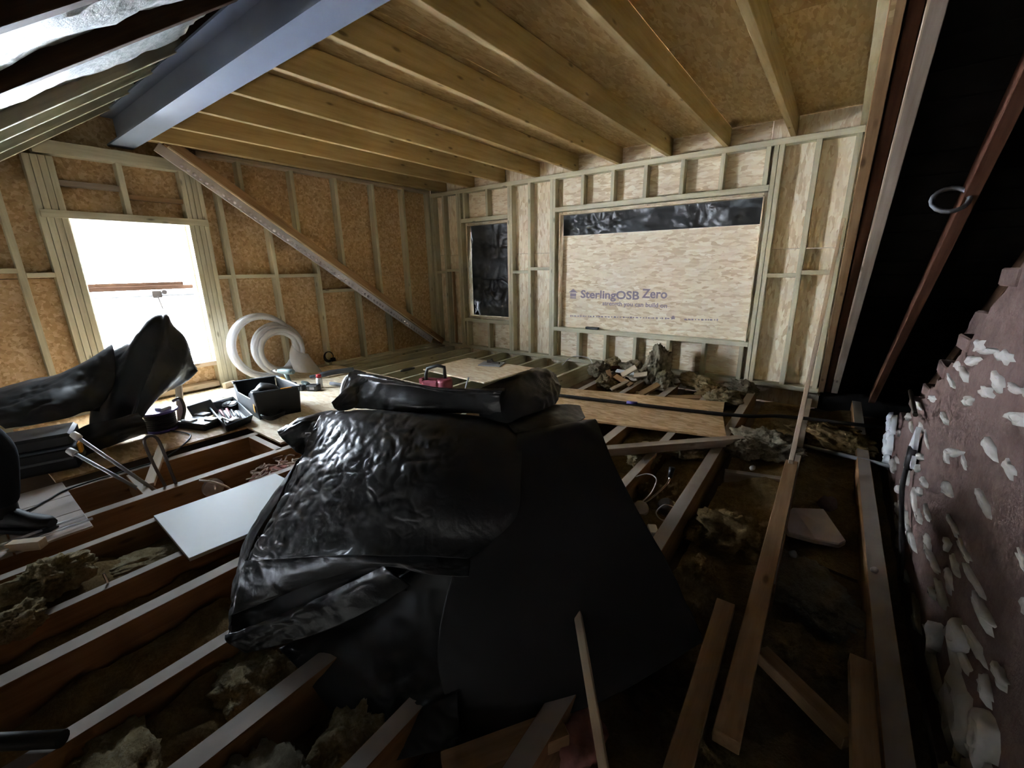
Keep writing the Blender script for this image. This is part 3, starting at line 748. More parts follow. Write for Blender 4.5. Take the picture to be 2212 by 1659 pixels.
# ---- loose timbers
def timber(name, p0, p1, w, h, mat, label, group=None, up=(0, 0, 1)):
    o = bar(name, p0, p1, w, h, mat, None, up); tag(o, label, 'timber', group); return o
timber('loose_timber', (-1.42, 2.66, .033), (-.43, 3.66, .033), .075, .062, 'grey_wood', 'grey loose timber lying askew across joists before the boards')
timber('long_timber', (-.068, 1.13, .026), (-.075, 3.40, .028), .075, .05, 'old_clean', 'long brown timber meeting the foot of the leaning board')
timber('short_timber', (-.155, .70, .022), (-.180, 1.71, .024), .07, .046, 'old_clean', 'short brown timber alongside the long one, cut end uppermost')
timber('leaning_board', (-.078, 3.32, .07), (-.045, 5.57, 1.80), .055, .03, 'pale_wood', 'pale board leaning up against the back wall by the rafters', up=(1, 0, .0))
timber('short_timber', (.262, .85, .022), (.262, 1.70, .024), .065, .046, 'old_clean', 'short timber laid against the joist by the brick wall')
timber('thin_batten', (-0.325, 0.845, 0.020), (-.612, 1.195, .20), .028, .02, 'pale_wood', 'thin batten leaning on the smooth black sheet', up=(0, -1, 1))
timber('stray_timber', (-.03, 1.62, -.05), (.24, 1.42, -.05), .06, .05, 'old_clean', 'stray timber bridging between the two long floor timbers')
timber('block', (-.72, .60, -.03), (-.50, .92, -.03), .09, .05, 'old_clean', 'brown block under the lowest corner of the smooth sheet')
timber('offcut_block', (-4.162, 0.880, 0.060), (-3.62, .64, -.02), .06, .03, 'pale_wood', 'pale offcut tilted into the joist bay by the bent pipe', up=(0, 0, 1))
timber('corner_block', (-3.27, -.02, .03), (-3.17, .09, .03), .05, .05, 'pale_wood', 'small pale wood block just below the boot')
timber('block', (-5.810, 1.933, 0.055), (-5.875, 2.071, 0.055), .05, .07, 'pale_wood', 'pale wood block behind the black crate')
OFF = [((-2.02, 5.02, .06), (-1.86, 5.08, .18), .08, .02, 'pale_wood', 'upright white-faced offcut in the rubble'), ((-2.08, 4.96, .06), (-1.80, 4.80, .02), .07, .02, 'old_clean', 'brown offcut lying across the rubble'),
       ((-1.98, 4.62, -.02), (-1.86, 4.86, .05), .045, .02, 'pale_wood', 'thin white stick sloping before the rubble'), ((-2.25, 5.12, .08), (-2.12, 4.92, .02), .06, .018, 'old_clean', 'brown splinter of timber beside the yellow wool'),
       ((-1.62, 4.62, -.02), (-1.50, 4.86, .06), .07, .03, 'old_clean', 'brown offcut propped between the joists below the largest wad'), ((-1.40, 4.66, -.03), (-1.02, 4.84, -.01), .05, .025, 'old_clean', 'thin brown lath lying behind the board strip'),
       ((-1.86, 5.02, .08), (-1.70, 5.04, .12), .07, .02, 'pale_wood', 'small square white offcut touching the largest wad'), ((-2.30, 5.35, .06), (-2.06, 5.42, .08), .06, .02, 'red_wood', 'dark red offcut lying near the bottom plate'),
       ((-1.72, 4.72, -.05), (-1.36, 4.70, -.05), .06, .02, 'pale_wood', 'pale lath low between joists behind the boards'), ((-2.20, 5.28, .05), (-1.90, 5.20, .06), .05, .02, 'white_board', 'pale blue-white strip across the rubble')]
for a, b, w, h, mt, lb in OFF:
    o = bar('offcut', a, b, w, h, mt, None, up=(.1, -.6, .8)); tag(o, lb, 'offcut', 'timber offcuts in the rubble')
# plaster pieces
m = MB(); m.prism([(-0.055, 2.696, -0.060), (-0.021, 2.838, -0.050), (0.131, 2.907, -0.040), (0.237, 2.621, -0.050), (0.211, 2.582, -0.060), (0.107, 2.573, -0.070), (-0.020, 2.564, -0.070)], (0, 0, .03))
o = m.build('plaster_chunk', 'plaster', None, bevel=.006); tag(o, 'broken slab of plaster between the right-hand joists', 'plaster')
for i, (c, s, lb) in enumerate((((.02, 2.38, -.05), .018, 'small white plaster crumb before the slab'), ((.335, 2.36, .012), .014, 'white plaster crumb on top of the joist'), ((-.30, 3.30, -.03), .02, 'white plaster crumb behind the leaning board'), ((.15, 3.05, -.04), .05, 'brown brick lump between the right-hand joists'))):
    o = lump('crumb', c, (s, s * 1.6, s * .7), 'mortar' if i < 3 else 'brick_face', 60 + i, sub=2); tag(o, lb, 'rubble')
o = lump('pink_wool', (-.45, .95, -.08), (.07, .10, .04), 'pink_wool', 77, sub=3); tag(o, 'pink wool scrap behind the thin batten', 'insulation')
# net of rope-like wool
m = MB()
for k in range(26):
    a = Vector((rnd.uniform(-3.34, -3.06), rnd.uniform(1.08, 1.5), -.04)); pts = [a]
    for q in range(6): pts.append(pts[-1] + Vector((rnd.uniform(-.05, .05), rnd.uniform(-.05, .05), rnd.uniform(-.012, .016))))
    m.tube(curve_pts(pts, 4), .006, 5)
o = m.build('rope_tangle', 'rope', None, True); tag(o, 'pale tangle of string on a brick-red pad beside the white board', 'string', None, 'stuff')
o = lump('clay_pad', (-3.2, 1.3, -.085), (.13, .2, .045), 'pink_wool', 81, sub=3, rough=.15); tag(o, 'reddish pad under the string tangle', 'insulation')

# ---- black cable over the board strips
m = MB().tube(curve_pts([(-3.1, 3.69, .03), (-2.26, 3.90, .04), (-.66, 4.20, .05), (-.15, 4.42, .06), (.9, 4.72, .02)], 8), .017, 8)
o = m.build('black_cable', 'cable_black', None, True); tag(o, 'thick black cable stretched along the orange board strips', 'cable')
m = MB().tube([(-1.55, 4.03, .052), (-1.45, 4.05, .053)], .019, 8); m.build('marker_band', 'purple_plastic', o, True)
m = MB().tube([(-.03, 3.95, -.02), (.9, 3.75, -.0)], .016, 8); o = m.build('conduit', 'pipe_grey', None, True); tag(o, 'thin grey conduit crossing under the brick wall edge', 'pipe')
m = MB().tube(curve_pts([(.47, 3.1, .32), (.455, 3.0, .18), (.46, 2.7, .0), (.46, 2.55, -.1)], 6), .012, 6); m.box((.468, 3.08, .34), (.03, .07, .12)); o = m.build('wall_cable', 'cable_black', None, True); tag(o, 'black cable and clip hanging down the brick wall', 'cable')
m = MB(); m.prism([(.47, 3.02, .30), (.46, 3.16, .36), (.465, 3.1, .52)], (.02, .0, .0)); o = m.build('blue_tag', 'white_board', None); tag(o, 'pale blue plastic tag stuck on the brick wall', 'tag')
m = MB().tube(curve_pts([(.475, 3.62, .60), (.46, 3.35, .60), (.45, 3.1, .585)], 6), .012, 6); o = m.build('wall_bracket', 'dark_metal', None, True); tag(o, 'rusty bracket fixed to the upper brick wall', 'bracket')
m = MB().tube(curve_pts([(-2.98, 5.2, .05), (-2.92, 5.4, .14), (-2.72, 5.5, .12), (-2.55, 5.35, .05), (-2.4, 5.5, .02)], 8), .007, 6); o = m.build('white_cable', 'cable_white', None, True); tag(o, 'white cable looped over the new joists at the back wall', 'cable')

# ---- ceiling-light fittings in the joist bay
lf = empty('ceiling_light', (-.72, 2.5, -.14), 'round recessed light with loose flex between the joists', 'light')
m = MB(); m.lathe((-.66, 2.55, -.13), [(.055, 0), (.06, .02), (.05, .03), (.05, .07), (.035, .085)], 18, (-.3, -.5, 1)); m.build('can', 'dark_metal', lf, True)
m = MB(); m.lathe((-.66, 2.55, -.13), [(.066, .018), (.066, .03), (.052, .03)], 18, (-.3, -.5, 1)); m.build('rim', 'chrome', lf, True)
m = MB().tube(curve_pts([(-.80, 2.45, -.08), (-.76, 2.52, -.05), (-.715, 2.66, .0), (-.71, 2.70, .04)], 6), .007, 6); m.build('flex_arm', 'chrome', lf, True)
m = MB().tube([(-.71, 2.70, .03), (-.705, 2.715, .10)], [.016, .02], 10); m.build('lamp_holder', 'black_plastic', lf, True)
m = MB().tube(curve_pts([(-.95, 2.62, -.02), (-.86, 2.68, .02), (-.78, 2.64, .02), (-.78, 2.52, -.04), (-.83, 2.38, -.08)], 8), .004, 5)
m.tube(curve_pts([(-.62, 2.50, -.06), (-.66, 2.44, -.03), (-.70, 2.42, -.09), (-.64, 2.38, -.1), (-.6, 2.46, -.08)], 8), .004, 5); m.build('flex', 'cable_white', lf, True)
m = MB(); m.lathe((-.80, 2.42, -.11), [(.045, 0), (.05, .03), (.045, .05)], 16, (.3, -.6, 1)); m.build('back_plate', 'plaster', lf, True)
m = MB(); m.box((-.64, 2.18, -.06), (.05, .09, .03), .5); o = m.build('connector', 'white_plastic', None, bevel=.005); tag(o, 'small white cable connector at the sheet edge', 'connector')

# ---- red hand tool with carrying handle and the grey plate behind
rt = empty('planer', (-3.62, 3.38, .02), 'maroon power tool with tall dark loop handle behind the sheet', 'power tool')
m = MB(); m.box((-3.68, 3.36, .07), (.22, .17, .13), .3); m.build('body', 'maroon', rt, bevel=.02)
m = MB(); m.lathe((-3.54, 3.42, .02), [(.085, 0), (.095, .03), (.095, .1), (.08, .13)], 18); m.build('motor', 'maroon', rt, True)
m = MB().tube([(-3.73, 3.30, .11), (-3.73, 3.31, .20), (-3.71, 3.32, .27), (-3.60, 3.38, .31), (-3.53, 3.42, .29), (-3.55, 3.44, .22), (-3.55, 3.44, .12)], .02, 8); m.build('handle', 'black_plastic', rt, True)
m = MB(); m.box((-3.78, 3.30, .12), (.05, .1, .07), .3); m.build('guard', 'maroon', rt, bevel=.008)
m = MB().tube(curve_pts([(-3.26, 3.44, -.05), (-3.24, 3.45, .06), (-3.21, 3.48, .2)], 5), .010, 7); o = m.build('pipe_stub', 'pipe_grey', None, True); tag(o, 'thin grey pipe stub standing up behind the sheet', 'pipe')
mp = empty('metal_plate', (-3.92, 4.72, .02), 'grey metal plate with fittings on the square board', 'plate')
m = MB(); m.box((-3.92, 4.76, .028), (.34, .26, .016), .35); m.build('plate', 'pipe_grey', mp, bevel=.004)
m = MB(); m.box((-3.98, 4.80, .05), (.09, .05, .05), .4); m.box((-3.86, 4.78, .047), (.12, .03, .03), .2); m.tube([(-3.96, 4.8, .06), (-3.95, 4.8, .10)], .012, 8); m.build('fitting', 'dark_metal', mp)
o = lump('dark_offcut', (-4.72, 3.86, .02), (.03, .13, .022), 'black_plastic', 91, sub=3, rough=.15); tag(o, 'dark scrap lying along a new joist behind the sheet', 'scrap')
m = MB(); m.box((-2.78, 5.70, .525), (.20, .05, .032), .02); o = m.build('black_block', 'black_plastic', None, bevel=.006); tag(o, 'small black block lying on the sill of the wide window', 'block')

# ---- hose coil against the left wall
hc = empty('hose_coil', (-5.78, 2.55, .02), 'coil of clear plastic hose propped against the left wall', 'hose')
def ring3(c, r, tilt, n=40, sq=1.0, lean=.25):
    c = Vector(c); return [c + Vector((-lean * r * math.sin(a) * .55 + tilt * math.cos(a), r * math.cos(a), r * sq * math.sin(a))) for a in [i / n * 2 * math.pi for i in range(n)]]
for k, (c, r, rad) in enumerate((((-5.73, 2.44, .47), .385, .03), ((-5.76, 2.46, .47), .365, .03), ((-5.79, 2.45, .47), .39, .03), ((-5.70, 2.60, .40), .30, .03), ((-5.67, 2.62, .395), .265, .03), ((-5.70, 2.61, .39), .235, .03), ((-5.74, 2.62, .40), .265, .03), ((-5.76, 2.62, .42), .31, .03))):
    MB().tube(ring3(c, r, .0), rad, 10, closed=True).build('hose_loop', 'hose_clear', hc, True)
sheet('wrapping', [[(-5.62, 2.72, .46), (-5.62, 2.80, .36), (-5.66, 2.95, .30)], [(-5.60, 2.66, .30), (-5.55, 2.80, .22), (-5.62, 3.0, .16)], [(-5.60, 2.70, .10), (-5.5, 2.82, .08), (-5.58, 3.06, .03)]], 20, 20, 'clear_plastic', hc, .02, 9, .006, 31)
m = MB()
for k in range(3): m.tube(ring3((-5.88 + .01 * k, 3.36, .16 + .008 * k), .075 - .006 * k, 0, 24, 1.0, .2), .006, 6, closed=True)
m.box((-5.885, 3.43, .11), (.04, .06, .05)); o = m.build('cable_coil', 'cable_black', None, True); tag(o, 'small black cable coil hanging low on the left wall', 'cable')

# ---- crate
cr = empty('tool_crate', (-4.56, 1.86, .02), 'open black plastic crate with cut-down front on the sunlit sheet', 'crate')
C0, ux, uy = Vector((-4.27, 1.66, .02)), Vector((.07, .24, 0)).normalized(), Vector((-.585, .06, 0)).normalized()
def cq(a, b, z): return C0 + ux * a + uy * b + Vector((0, 0, z))
Wc, Lc, Hc = .37, .60, .27
def wallq(name, pts, th, mat='black_plastic'):
    m = MB(); m.prism(pts, th); return m.build(name, mat, cr, bevel=.003)
wallq('base', [cq(0, 0, 0), cq(Wc, 0, 0), cq(Wc, Lc, 0), cq(0, Lc, 0)], (0, 0, .012))
wallq('front_panel', [cq(0, 0, .012), cq(Wc, 0, .012), cq(Wc, -.02, Hc), cq(0, -.02, Hc)], uy * .01)
wallq('rear_panel', [cq(0, Lc, .012), cq(Wc, Lc, .012), cq(Wc, Lc + .02, Hc), cq(0, Lc + .02, Hc)], uy * -.01)
wallq('side_panel', [cq(0, 0, .012), cq(0, Lc, .012), cq(-.02, Lc, Hc), cq(-.02, Lc * .88, Hc), cq(-.016, Lc * .8, .19), cq(-.016, Lc * .2, .19), cq(-.02, Lc * .1, Hc), cq(-.02, 0, Hc)], ux * .01, 'grey_plastic')
wallq('side_panel', [cq(Wc, 0, .012), cq(Wc, Lc, .012), cq(Wc + .02, Lc, Hc), cq(Wc + .02, 0, Hc)], ux * -.01)
m = MB(); m.tube([cq(-.02, 0, Hc), cq(-.02, -.02, Hc), cq(Wc + .02, -.02, Hc), cq(Wc + .02, Lc + .02, Hc), cq(-.02, Lc + .02, Hc), cq(-.02, Lc * .9, Hc)], .009, 6); m.build('rim', 'slate_plastic', cr, True)
m = MB(); m.box(cq(-.013, .06, .11), (.004, .11, .07), math.atan2(ux.y, ux.x)); m.build('yellow_label', 'yellow_plastic', cr)
for a, b, l in ((Wc + .02, Lc * .7, .12), (Wc * .7, -.022, .1)): m = MB(); m.box(cq(a, b, Hc + .004), (.012, l, .008) if a > Wc else (l, .012, .008), math.atan2(uy.y, uy.x) + math.pi / 2 if a > Wc else math.atan2(ux.y, ux.x)); m.build('latch', 'yellow_plastic', cr)
o = lump('crate_contents', cq(.2, .38, .13), (.12, .14, .12), 'black_plastic', 44, sub=3, rough=.3); tag(o, 'dark bundle of gear heaped inside the crate', 'gear')
m = MB()
for k in range(4): m.tube([cq(.10, -.07, .03) + Vector((math.cos(a) * (.08 + .006 * k), math.sin(a) * (.09 + .004 * k), .01 * k + .008 * math.sin(a * 3))) for a in [i / 24 * 2 * math.pi for i in range(24)]], .007, 6, closed=True)
o = m.build('cable_coil', 'cable_black', None, True); tag(o, 'black cable coil lying in front of the crate', 'cable')

# ---- tool tray
ty = empty('tool_tray', (-4.55, 1.52, .02), 'black tray full of small hand tools beside the crate', 'tray')
T = [Vector((-4.975, 1.473, 0.100)), Vector((-5.022, 1.731, 0.100)), Vector((-4.213, 1.582, 0.100)), Vector((-4.108, 1.318, 0.100))]
tc = sum(T, Vector()) / 4
B = [tc + (q - tc) * .86 + Vector((0, 0, -.075)) for q in T]
m = MB(); m.add(B + [q + Vector((0, 0, .008)) for q in B], [(0, 1, 2, 3), (4, 5, 6, 7), (0, 1, 5, 4), (1, 2, 6, 5), (2, 3, 7, 6), (3, 0, 4, 7)]); m.build('base', 'black_plastic', ty)
for i in range(4):
    a, b = T[i], T[(i + 1) % 4]; c, d = B[(i + 1) % 4], B[i]; nn = (b - a).cross(d - a).normalized() * .006
    m = MB(); m.prism([a, b, c, d], nn); m.build('side', 'black_plastic', ty)
m = MB(); m.tube(T + [T[0]], .008, 6); m.build('rim', 'slate_plastic', ty, True)
def tray_at(u, v, z): return B[0].lerp(B[1], u).lerp(B[3].lerp(B[2], u), v) + Vector((0, 0, z))
for i, (u0, v0, u1, v1, mt, lb) in enumerate(((.55, .22, .40, .75, 'maroon', 'pink-handled screwdriver in the tool tray'), (.42, .30, .32, .85, 'pipe_grey', 'grey chisel in the tool tray'), (.68, .35, .58, .80, 'chrome', 'chrome spanner in the tool tray'), (.28, .20, .22, .62, 'maroon', 'pink pencil-like tool by the tray edge'), (.80, .48, .74, .86, 'pipe_grey', 'short pale rod in the tray corner'), (.15, .55, .35, .92, 'dark_metal', 'dark pliers at the tray end'))):
    o = MB().tube([tray_at(u0, v0, .03), tray_at(.5 * u0 + .5 * u1, .5 * v0 + .5 * v1, .035), tray_at(u1, v1, .03)], [.013, .010, .007], 8).build('hand_tool', mt, None, True); tag(o, lb, 'tool', 'hand tools in the tray')
for i, (u, v, mt, lb) in enumerate(((.70, .10, 'grey_plastic', 'larger grey tape roll in the tray'), (.90, .18, 'white_plastic', 'smaller pale tape roll in the tray corner'))):
    rl = empty('tape_roll', tray_at(u, v, .02), lb, 'tape', 'tape rolls in the tray')
    MB().lathe(tray_at(u, v, .035), [(.05, -.025), (.05, .025), (.03, .026), (.03, -.024)], 18, (.2, -.3, 1)).build('tape', 'black_plastic', rl, True)
    MB().lathe(tray_at(u, v, .062), [(.036, 0), (.036, .004), (.020, .004)], 18, (.2, -.3, 1)).build('core', mt, rl, True)
o = lump('gear_clump', tray_at(.5, .85, .02), (.10, .07, .03), 'dark_metal', 48, sub=3); tag(o, 'clump of small metal bits at the tray front', 'fixings')

# ---- clear bag, black case of bits
g = [[Vector((-5.434, 1.596, 0.080)), Vector((-5.273, 1.675, 0.140)), Vector((-5.362, 1.849, 0.100))], [Vector((-5.087, 1.491, 0.100)), Vector((-4.884, 1.549, 0.170)), Vector((-5.006, 1.724, 0.120))], [Vector((-5.100, 1.517, 0.030)), Vector((-5.030, 1.604, 0.060)), Vector((-5.051, 1.742, 0.040))]]
o = sheet('plastic_bag', g, 20, 20, 'clear_plastic', None, .02, 9, .006, 51); tag(o, 'crumpled clear plastic bag behind the tool tray', 'bag')
bc = empty('bit_case', (-4.62, 1.33, .02), 'open black case of bits between reel and tray', 'case')
bcx, bcy = Vector((-4.599, 1.164, 0.020)), Vector((-4.451, 1.366, 0.020))
m = MB(); m.box((-4.55, 1.27, .05), (.34, .20, .06), .35); m.build('lower_shell', 'black_plastic', bc, bevel=.012)
m = MB(); m.box((-4.80, 1.38, .10), (.03, .24, .16), .35, -.5); m.build('lid', 'slate_plastic', bc, bevel=.008)
m = MB(); m.box((-4.60, 1.20, .085), (.12, .07, .02), .35); m.build('white_insert', 'white_plastic', bc, bevel=.004)
m = MB(); m.box((-4.46, 1.33, .085), (.10, .07, .02), .35); m.build('white_insert', 'white_plastic', bc, bevel=.004)
m = MB(); m.box((-4.70, 1.34, .085), (.12, .08, .02), .35); m.build('grey_insert', 'pipe_grey', bc, bevel=.004)

# ---- cable reel
cl = empty('cable_reel', (-4.72, 1.02, .02), 'purple cable reel wound with black flex', 'cable reel')
rc = Vector((-4.74, 1.03, .02))
MB().lathe(rc, [(.125, 0), (.13, .01), (.125, .02)], 28).build('lower_flange', 'purple_plastic', cl, True)
MB().lathe(rc + Vector((0, 0, .17)), [(.14, 0), (.145, .01), (.14, .02)], 28).build('upper_flange', 'purple_plastic', cl, True)
m = MB()
for k in range(8): m.tube([rc + Vector((math.cos(a) * .105, math.sin(a) * .105, .03 + .018 * k)) for a in [i / 24 * 2 * math.pi for i in range(24)]], .011, 6, closed=True)
m.build('wound_flex', 'cable_black', cl, True)
m = MB(); m.box(rc + Vector((.03, .03, .20)), (.09, .09, .03), .4); m.build('socket_block', 'white_plastic', cl, bevel=.006)
m = MB().tube(curve_pts([rc + Vector((.05, .13, .03)), rc + Vector((.08, .17, .16)), rc + Vector((.06, .16, .26)), rc + Vector((0, .12, .24))], 6), .014, 8); m.build('handle', 'dark_metal', cl, True)
m = MB().tube(curve_pts([(-4.62, 1.05, .03), (-4.35, 1.12, .027), (-4.12, .98, .02), (-3.96, .80, .012)], 8), .006, 6); m.tube(curve_pts([(-3.96, .80, .012), (-3.97, .5, .008), (-3.9, .28, .02), (-3.80, .17, .022), (-3.74, .05, .022), (-3.95, -.2, .022)], 8), .006, 6)
m.build('flex', 'cable_black', cl, True)

# ---- tool case with yellow latches
tcs = empty('tool_case', (-4.72, .24, .02), 'black tool case with orange-yellow latches beside the scored board', 'tool case')
def tq(a, b, z): return Vector((-4.28, .42, .02)) + Vector((-.12, -.46, 0)).normalized() * a + Vector((-.94, .25, 0)).normalized() * b + Vector((0, 0, z))
def slab(name, a0, a1, b0, b1, z0, z1, mat, bv=.01, parent=tcs):
    m = MB(); m.prism([tq(a0, b0, z0), tq(a1, b0, z0), tq(a1, b1, z0), tq(a0, b1, z0)], (0, 0, z1 - z0)); return m.build(name, mat, parent, bevel=bv)
slab('lower_shell', 0, .56, 0, .36, 0, .17, 'black_plastic', .02); slab('upper_shell', .01, .55, .01, .35, .172, .27, 'black_plastic', .02)
slab('ridge', .03, .53, -.01, .005, .08, .10, 'grey_plastic', .003)
slab('rim_strip', .0, .56, -.006, .366, .163, .178, 'slate_plastic', .003)
slab('side_grip', -.015, .0, .10, .26, .05, .20, 'grey_plastic', .006)
slab('latch', -.02, .0, .03, .12, .10, .18, 'yellow_plastic', .006); slab('latch', -.02, .0, .24, .33, .10, .18, 'yellow_plastic', .006)

# ---- pipes and bent tube standing in the joist bay
for i, (px, lb) in enumerate(((((-3.86, .40, .36), (-3.52, .70, -.12)), 'upper grey pipe with white cap leaning out of the joist bay'), (((-3.96, .37, .235), (-3.55, .66, -.12)), 'lower grey pipe with white cap leaning out of the joist bay'))):
    a, b = Vector(px[0]), Vector(px[1]); o = empty('capped_pipe', b, lb, 'pipe', 'capped grey pipes')
    MB().tube([a, b], .0115, 10).build('pipe', 'pipe_grey', o, True)
    d = (a - b).normalized(); MB().lathe(a - d * .01, [(.021, 0), (.023, .02), (.020, .05), (.012, .055)], 12, d).build('cap', 'white_plastic', o, True)
m = MB().tube(curve_pts([(-3.46, .70, -.2), (-3.47, .70, -.05), (-3.47, .665, .16), (-3.47, .645, .32), (-3.47, .66, .365), (-3.465, .70, .36), (-3.46, .72, .30), (-3.45, .735, .12), (-3.44, .75, -.05), (-3.44, .75, -.2)], 6), .0095, 8)
o = m.build('bent_pipe', 'dark_metal', None, True); tag(o, 'dark pipe bent into a narrow hairpin loop between joists', 'pipe')
m = MB().tube(curve_pts([(-3.34, .85, .01), (-3.30, .92, -.02), (-3.31, 1.0, -.1), (-3.28, 1.02, -.16)], 6), .008, 6); o = m.build('grey_flex', 'cable_white', None, True); tag(o, 'pale flex poking through the joist next to the white board', 'cable')
m = MB(); m.lathe((-3.40, .93, -.09), [(.062, -.041), (.066, -.041), (.066, .041), (.062, .041)], 22, (1, 0, 0)); o = m.build('hole_liner', 'plaster', None, True); tag(o, 'pale round pipe sleeve set through the joist', 'pipe sleeve')
m = MB().tube([(-2.2, -.45, .035), (-1.70, -.045, .03)], .024, 12); o = m.build('black_pipe', 'black_plastic', None, True); tag(o, 'black plastic pipe at the bottom left corner', 'pipe')
m = MB().tube([(-2.535, .22, -.02), (-2.55, .215, .05)], .006, 6); o = m.build('nail', 'chrome', None); tag(o, 'bright nail sticking up from a joist', 'nail')

# ---- cordless tools on the sunlit sheet
dr = empty('cordless_drill', (-5.18, 2.42, .02), 'teal cordless drill standing on its battery', 'drill')
m = MB(); m.box((-5.18, 2.42, .05), (.13, .09, .06), .5); m.build('battery', 'black_plastic', dr, bevel=.008)
m = MB().tube([(-5.18, 2.42, .075), (-5.185, 2.41, .14), (-5.20, 2.40, .20)], [.026, .022, .028], 10); m.build('grip', 'teal_plastic', dr, True)
m = MB().tube([(-5.30, 2.36, .225), (-5.24, 2.385, .225), (-5.14, 2.42, .225), (-5.09, 2.44, .225)], [.022, .034, .036, .028], 12); m.build('motor_body', 'teal_plastic', dr, True)
m = MB().tube([(-5.30, 2.36, .225), (-5.34, 2.345, .225), (-5.40, 2.32, .225)], [.02, .018, .005], 10); m.build('chuck', 'chrome', dr, True)
dr2 = empty('impact_driver', (-4.98, 2.52, .02), 'grey-blue driver lying on its side by the batteries', 'drill')
m = MB().tube([(-5.15, 2.56, .06), (-5.02, 2.54, .06), (-4.96, 2.53, .055)], [.02, .035, .032], 12); m.build('motor_body', 'teal_plastic', dr2, True)
m = MB().tube([(-5.02, 2.54, .05), (-4.97, 2.46, .04)], .024, 10); m.build('grip', 'slate_plastic', dr2, True)
m = MB(); m.box((-4.95, 2.43, .055), (.09, .07, .06), .4); m.build('battery', 'black_plastic', dr2, bevel=.006)
o = MB(); o.box((-4.82, 2.52, .055), (.13, .10, .07), .55); o = o.build('battery_pack', 'black_plastic', None, bevel=.008); tag(o, 'black battery pack lying beside the driver', 'battery')
m = MB(); m.box((-4.785, 2.475, .058), (.055, .004, .03), .55); m.build('label', 'pipe_grey', o)
gb = empty('red_capped_pot', (-4.86, 2.60, .02), 'small white pot with red cap by the battery pack', 'pot')
MB().lathe((-4.86, 2.62, .02), [(.035, 0), (.035, .12), (.028, .13)], 14).build('pot', 'white_plastic', gb, True); MB().lathe((-4.86, 2.62, .15), [(.03, 0), (.03, .035), (.02, .04)], 14).build('cap', 'red_plastic', gb, True)
m = MB().tube([(-4.86, 2.76, .045), (-4.62, 2.80, .045)], .022, 10); o = m.build('sealant_tube', 'pipe_grey', None, True); tag(o, 'grey sealant tube lying with its red tip towards the sheet', 'tube')
MB().tube([(-4.62, 2.80, .045), (-4.585, 2.806, .045)], [.02, .012], 10).build('tip', 'red_plastic', o, True)
m = MB().tube(curve_pts([(-5.38, 2.78, .05), (-5.28, 2.92, .07), (-5.28, 3.05, .07), (-5.22, 3.32, .06)], 6), [.02] * 5 + [.035] * 14, 10); o = m.build('grey_multitool', 'slate_plastic', None, True); tag(o, 'grey rubber-handled tool lying near the hose coil', 'tool')
m = MB(); m.box((-4.70, 3.02, .035), (.06, .05, .03), .3); o = m.build('wood_scrap', 'pale_wood', None, bevel=.003); tag(o, 'tiny orange wood scrap on the sunlit sheet', 'offcut')
m = MB(); m.box((-5.99, 2.0, .22), (.02, .03, .10)); o = m.build('plug_adapter', 'white_plastic', None, bevel=.004); tag(o, 'small white and yellow plug hanging under the window corner', 'plug')
MB().box((-5.985, 2.0, .155), (.022, .032, .035)).build('yellow_end', 'yellow_plastic', o)

# ---- left heap: black sheeting over a trestle beneath the window
ls = empty('draped_sheet', (-4.95, .85, .02), 'black plastic sheet draped to a peak below the window', 'plastic sheet')
g = [[(-5.500, 0.813, 0.553), (-5.400, 1.013, 0.739), (-5.300, 1.281, 0.986), (-5.250, 1.372, 0.993), (-5.300, 1.422, 0.898), (-5.350, 1.472, 0.602)],
     [(-5.200, 0.769, 0.599), (-5.100, 0.957, 0.746), (-5.050, 1.230, 0.996), (-5.000, 1.319, 1.003), (-5.000, 1.389, 0.788), (-5.000, 1.460, 0.476)],
     [(-5.000, 0.666, 0.408), (-4.950, 0.855, 0.580), (-4.900, 1.109, 0.793), (-4.820, 1.218, 0.763), (-4.850, 1.294, 0.550), (-4.920, 1.424, 0.442)],
     [(-4.900, 0.576, 0.121), (-4.850, 0.733, 0.293), (-4.720, 0.900, 0.397), (-4.700, 0.996, 0.461), (-4.750, 1.127, 0.380), (-4.880, 1.303, 0.349)],
     [(-4.800, 0.548, -0.075), (-4.780, 0.660, -0.005), (-4.750, 0.778, 0.089), (-4.660, 0.818, 0.172), (-4.720, 0.961, 0.254), (-4.850, 1.185, 0.314)]]
def fl(u, v): return .030 * math.sin(u * 12 + v * 3.0) * (.2 + v) + .012 * math.sin(u * 27 + v * 5)
sheet('peak_face', g, 70, 60, 'plastic_sheet_black', ls, .010, 5, .002, 61, fold=fl)
g = [[(-5.300, 0.051, 0.473), (-5.300, 0.362, 0.546), (-5.300, 0.529, 0.567), (-5.300, 0.753, 0.662), (-5.300, 0.914, 0.763)],
     [(-5.000, 0.041, 0.492), (-5.000, 0.331, 0.548), (-5.000, 0.494, 0.588), (-5.000, 0.721, 0.682), (-5.050, 0.897, 0.769)],
     [(-4.700, 0.076, 0.433), (-4.650, 0.302, 0.467), (-4.650, 0.450, 0.483), (-4.750, 0.632, 0.458), (-4.850, 0.815, 0.479)],
     [(-4.600, 0.136, 0.348), (-4.550, 0.312, 0.347), (-4.600, 0.463, 0.332), (-4.700, 0.570, 0.327), (-4.820, 0.679, 0.272)]]
sheet('side_face', g, 60, 50, 'plastic_sheet_matt', ls, .022, 3.2, .006, 62)
g = [[(-4.482, 0.466, 0.250), (-4.388, 0.551, 0.300), (-4.376, 0.682, 0.300), (-4.440, 0.840, 0.300)], [(-4.410, 0.449, 0.160), (-4.336, 0.547, 0.200), (-4.379, 0.691, 0.200), (-4.409, 0.858, 0.200)], [(-4.476, 0.446, 0.030), (-4.570, 0.569, 0.030), (-4.637, 0.718, 0.030), (-4.671, 0.907, 0.030)]]
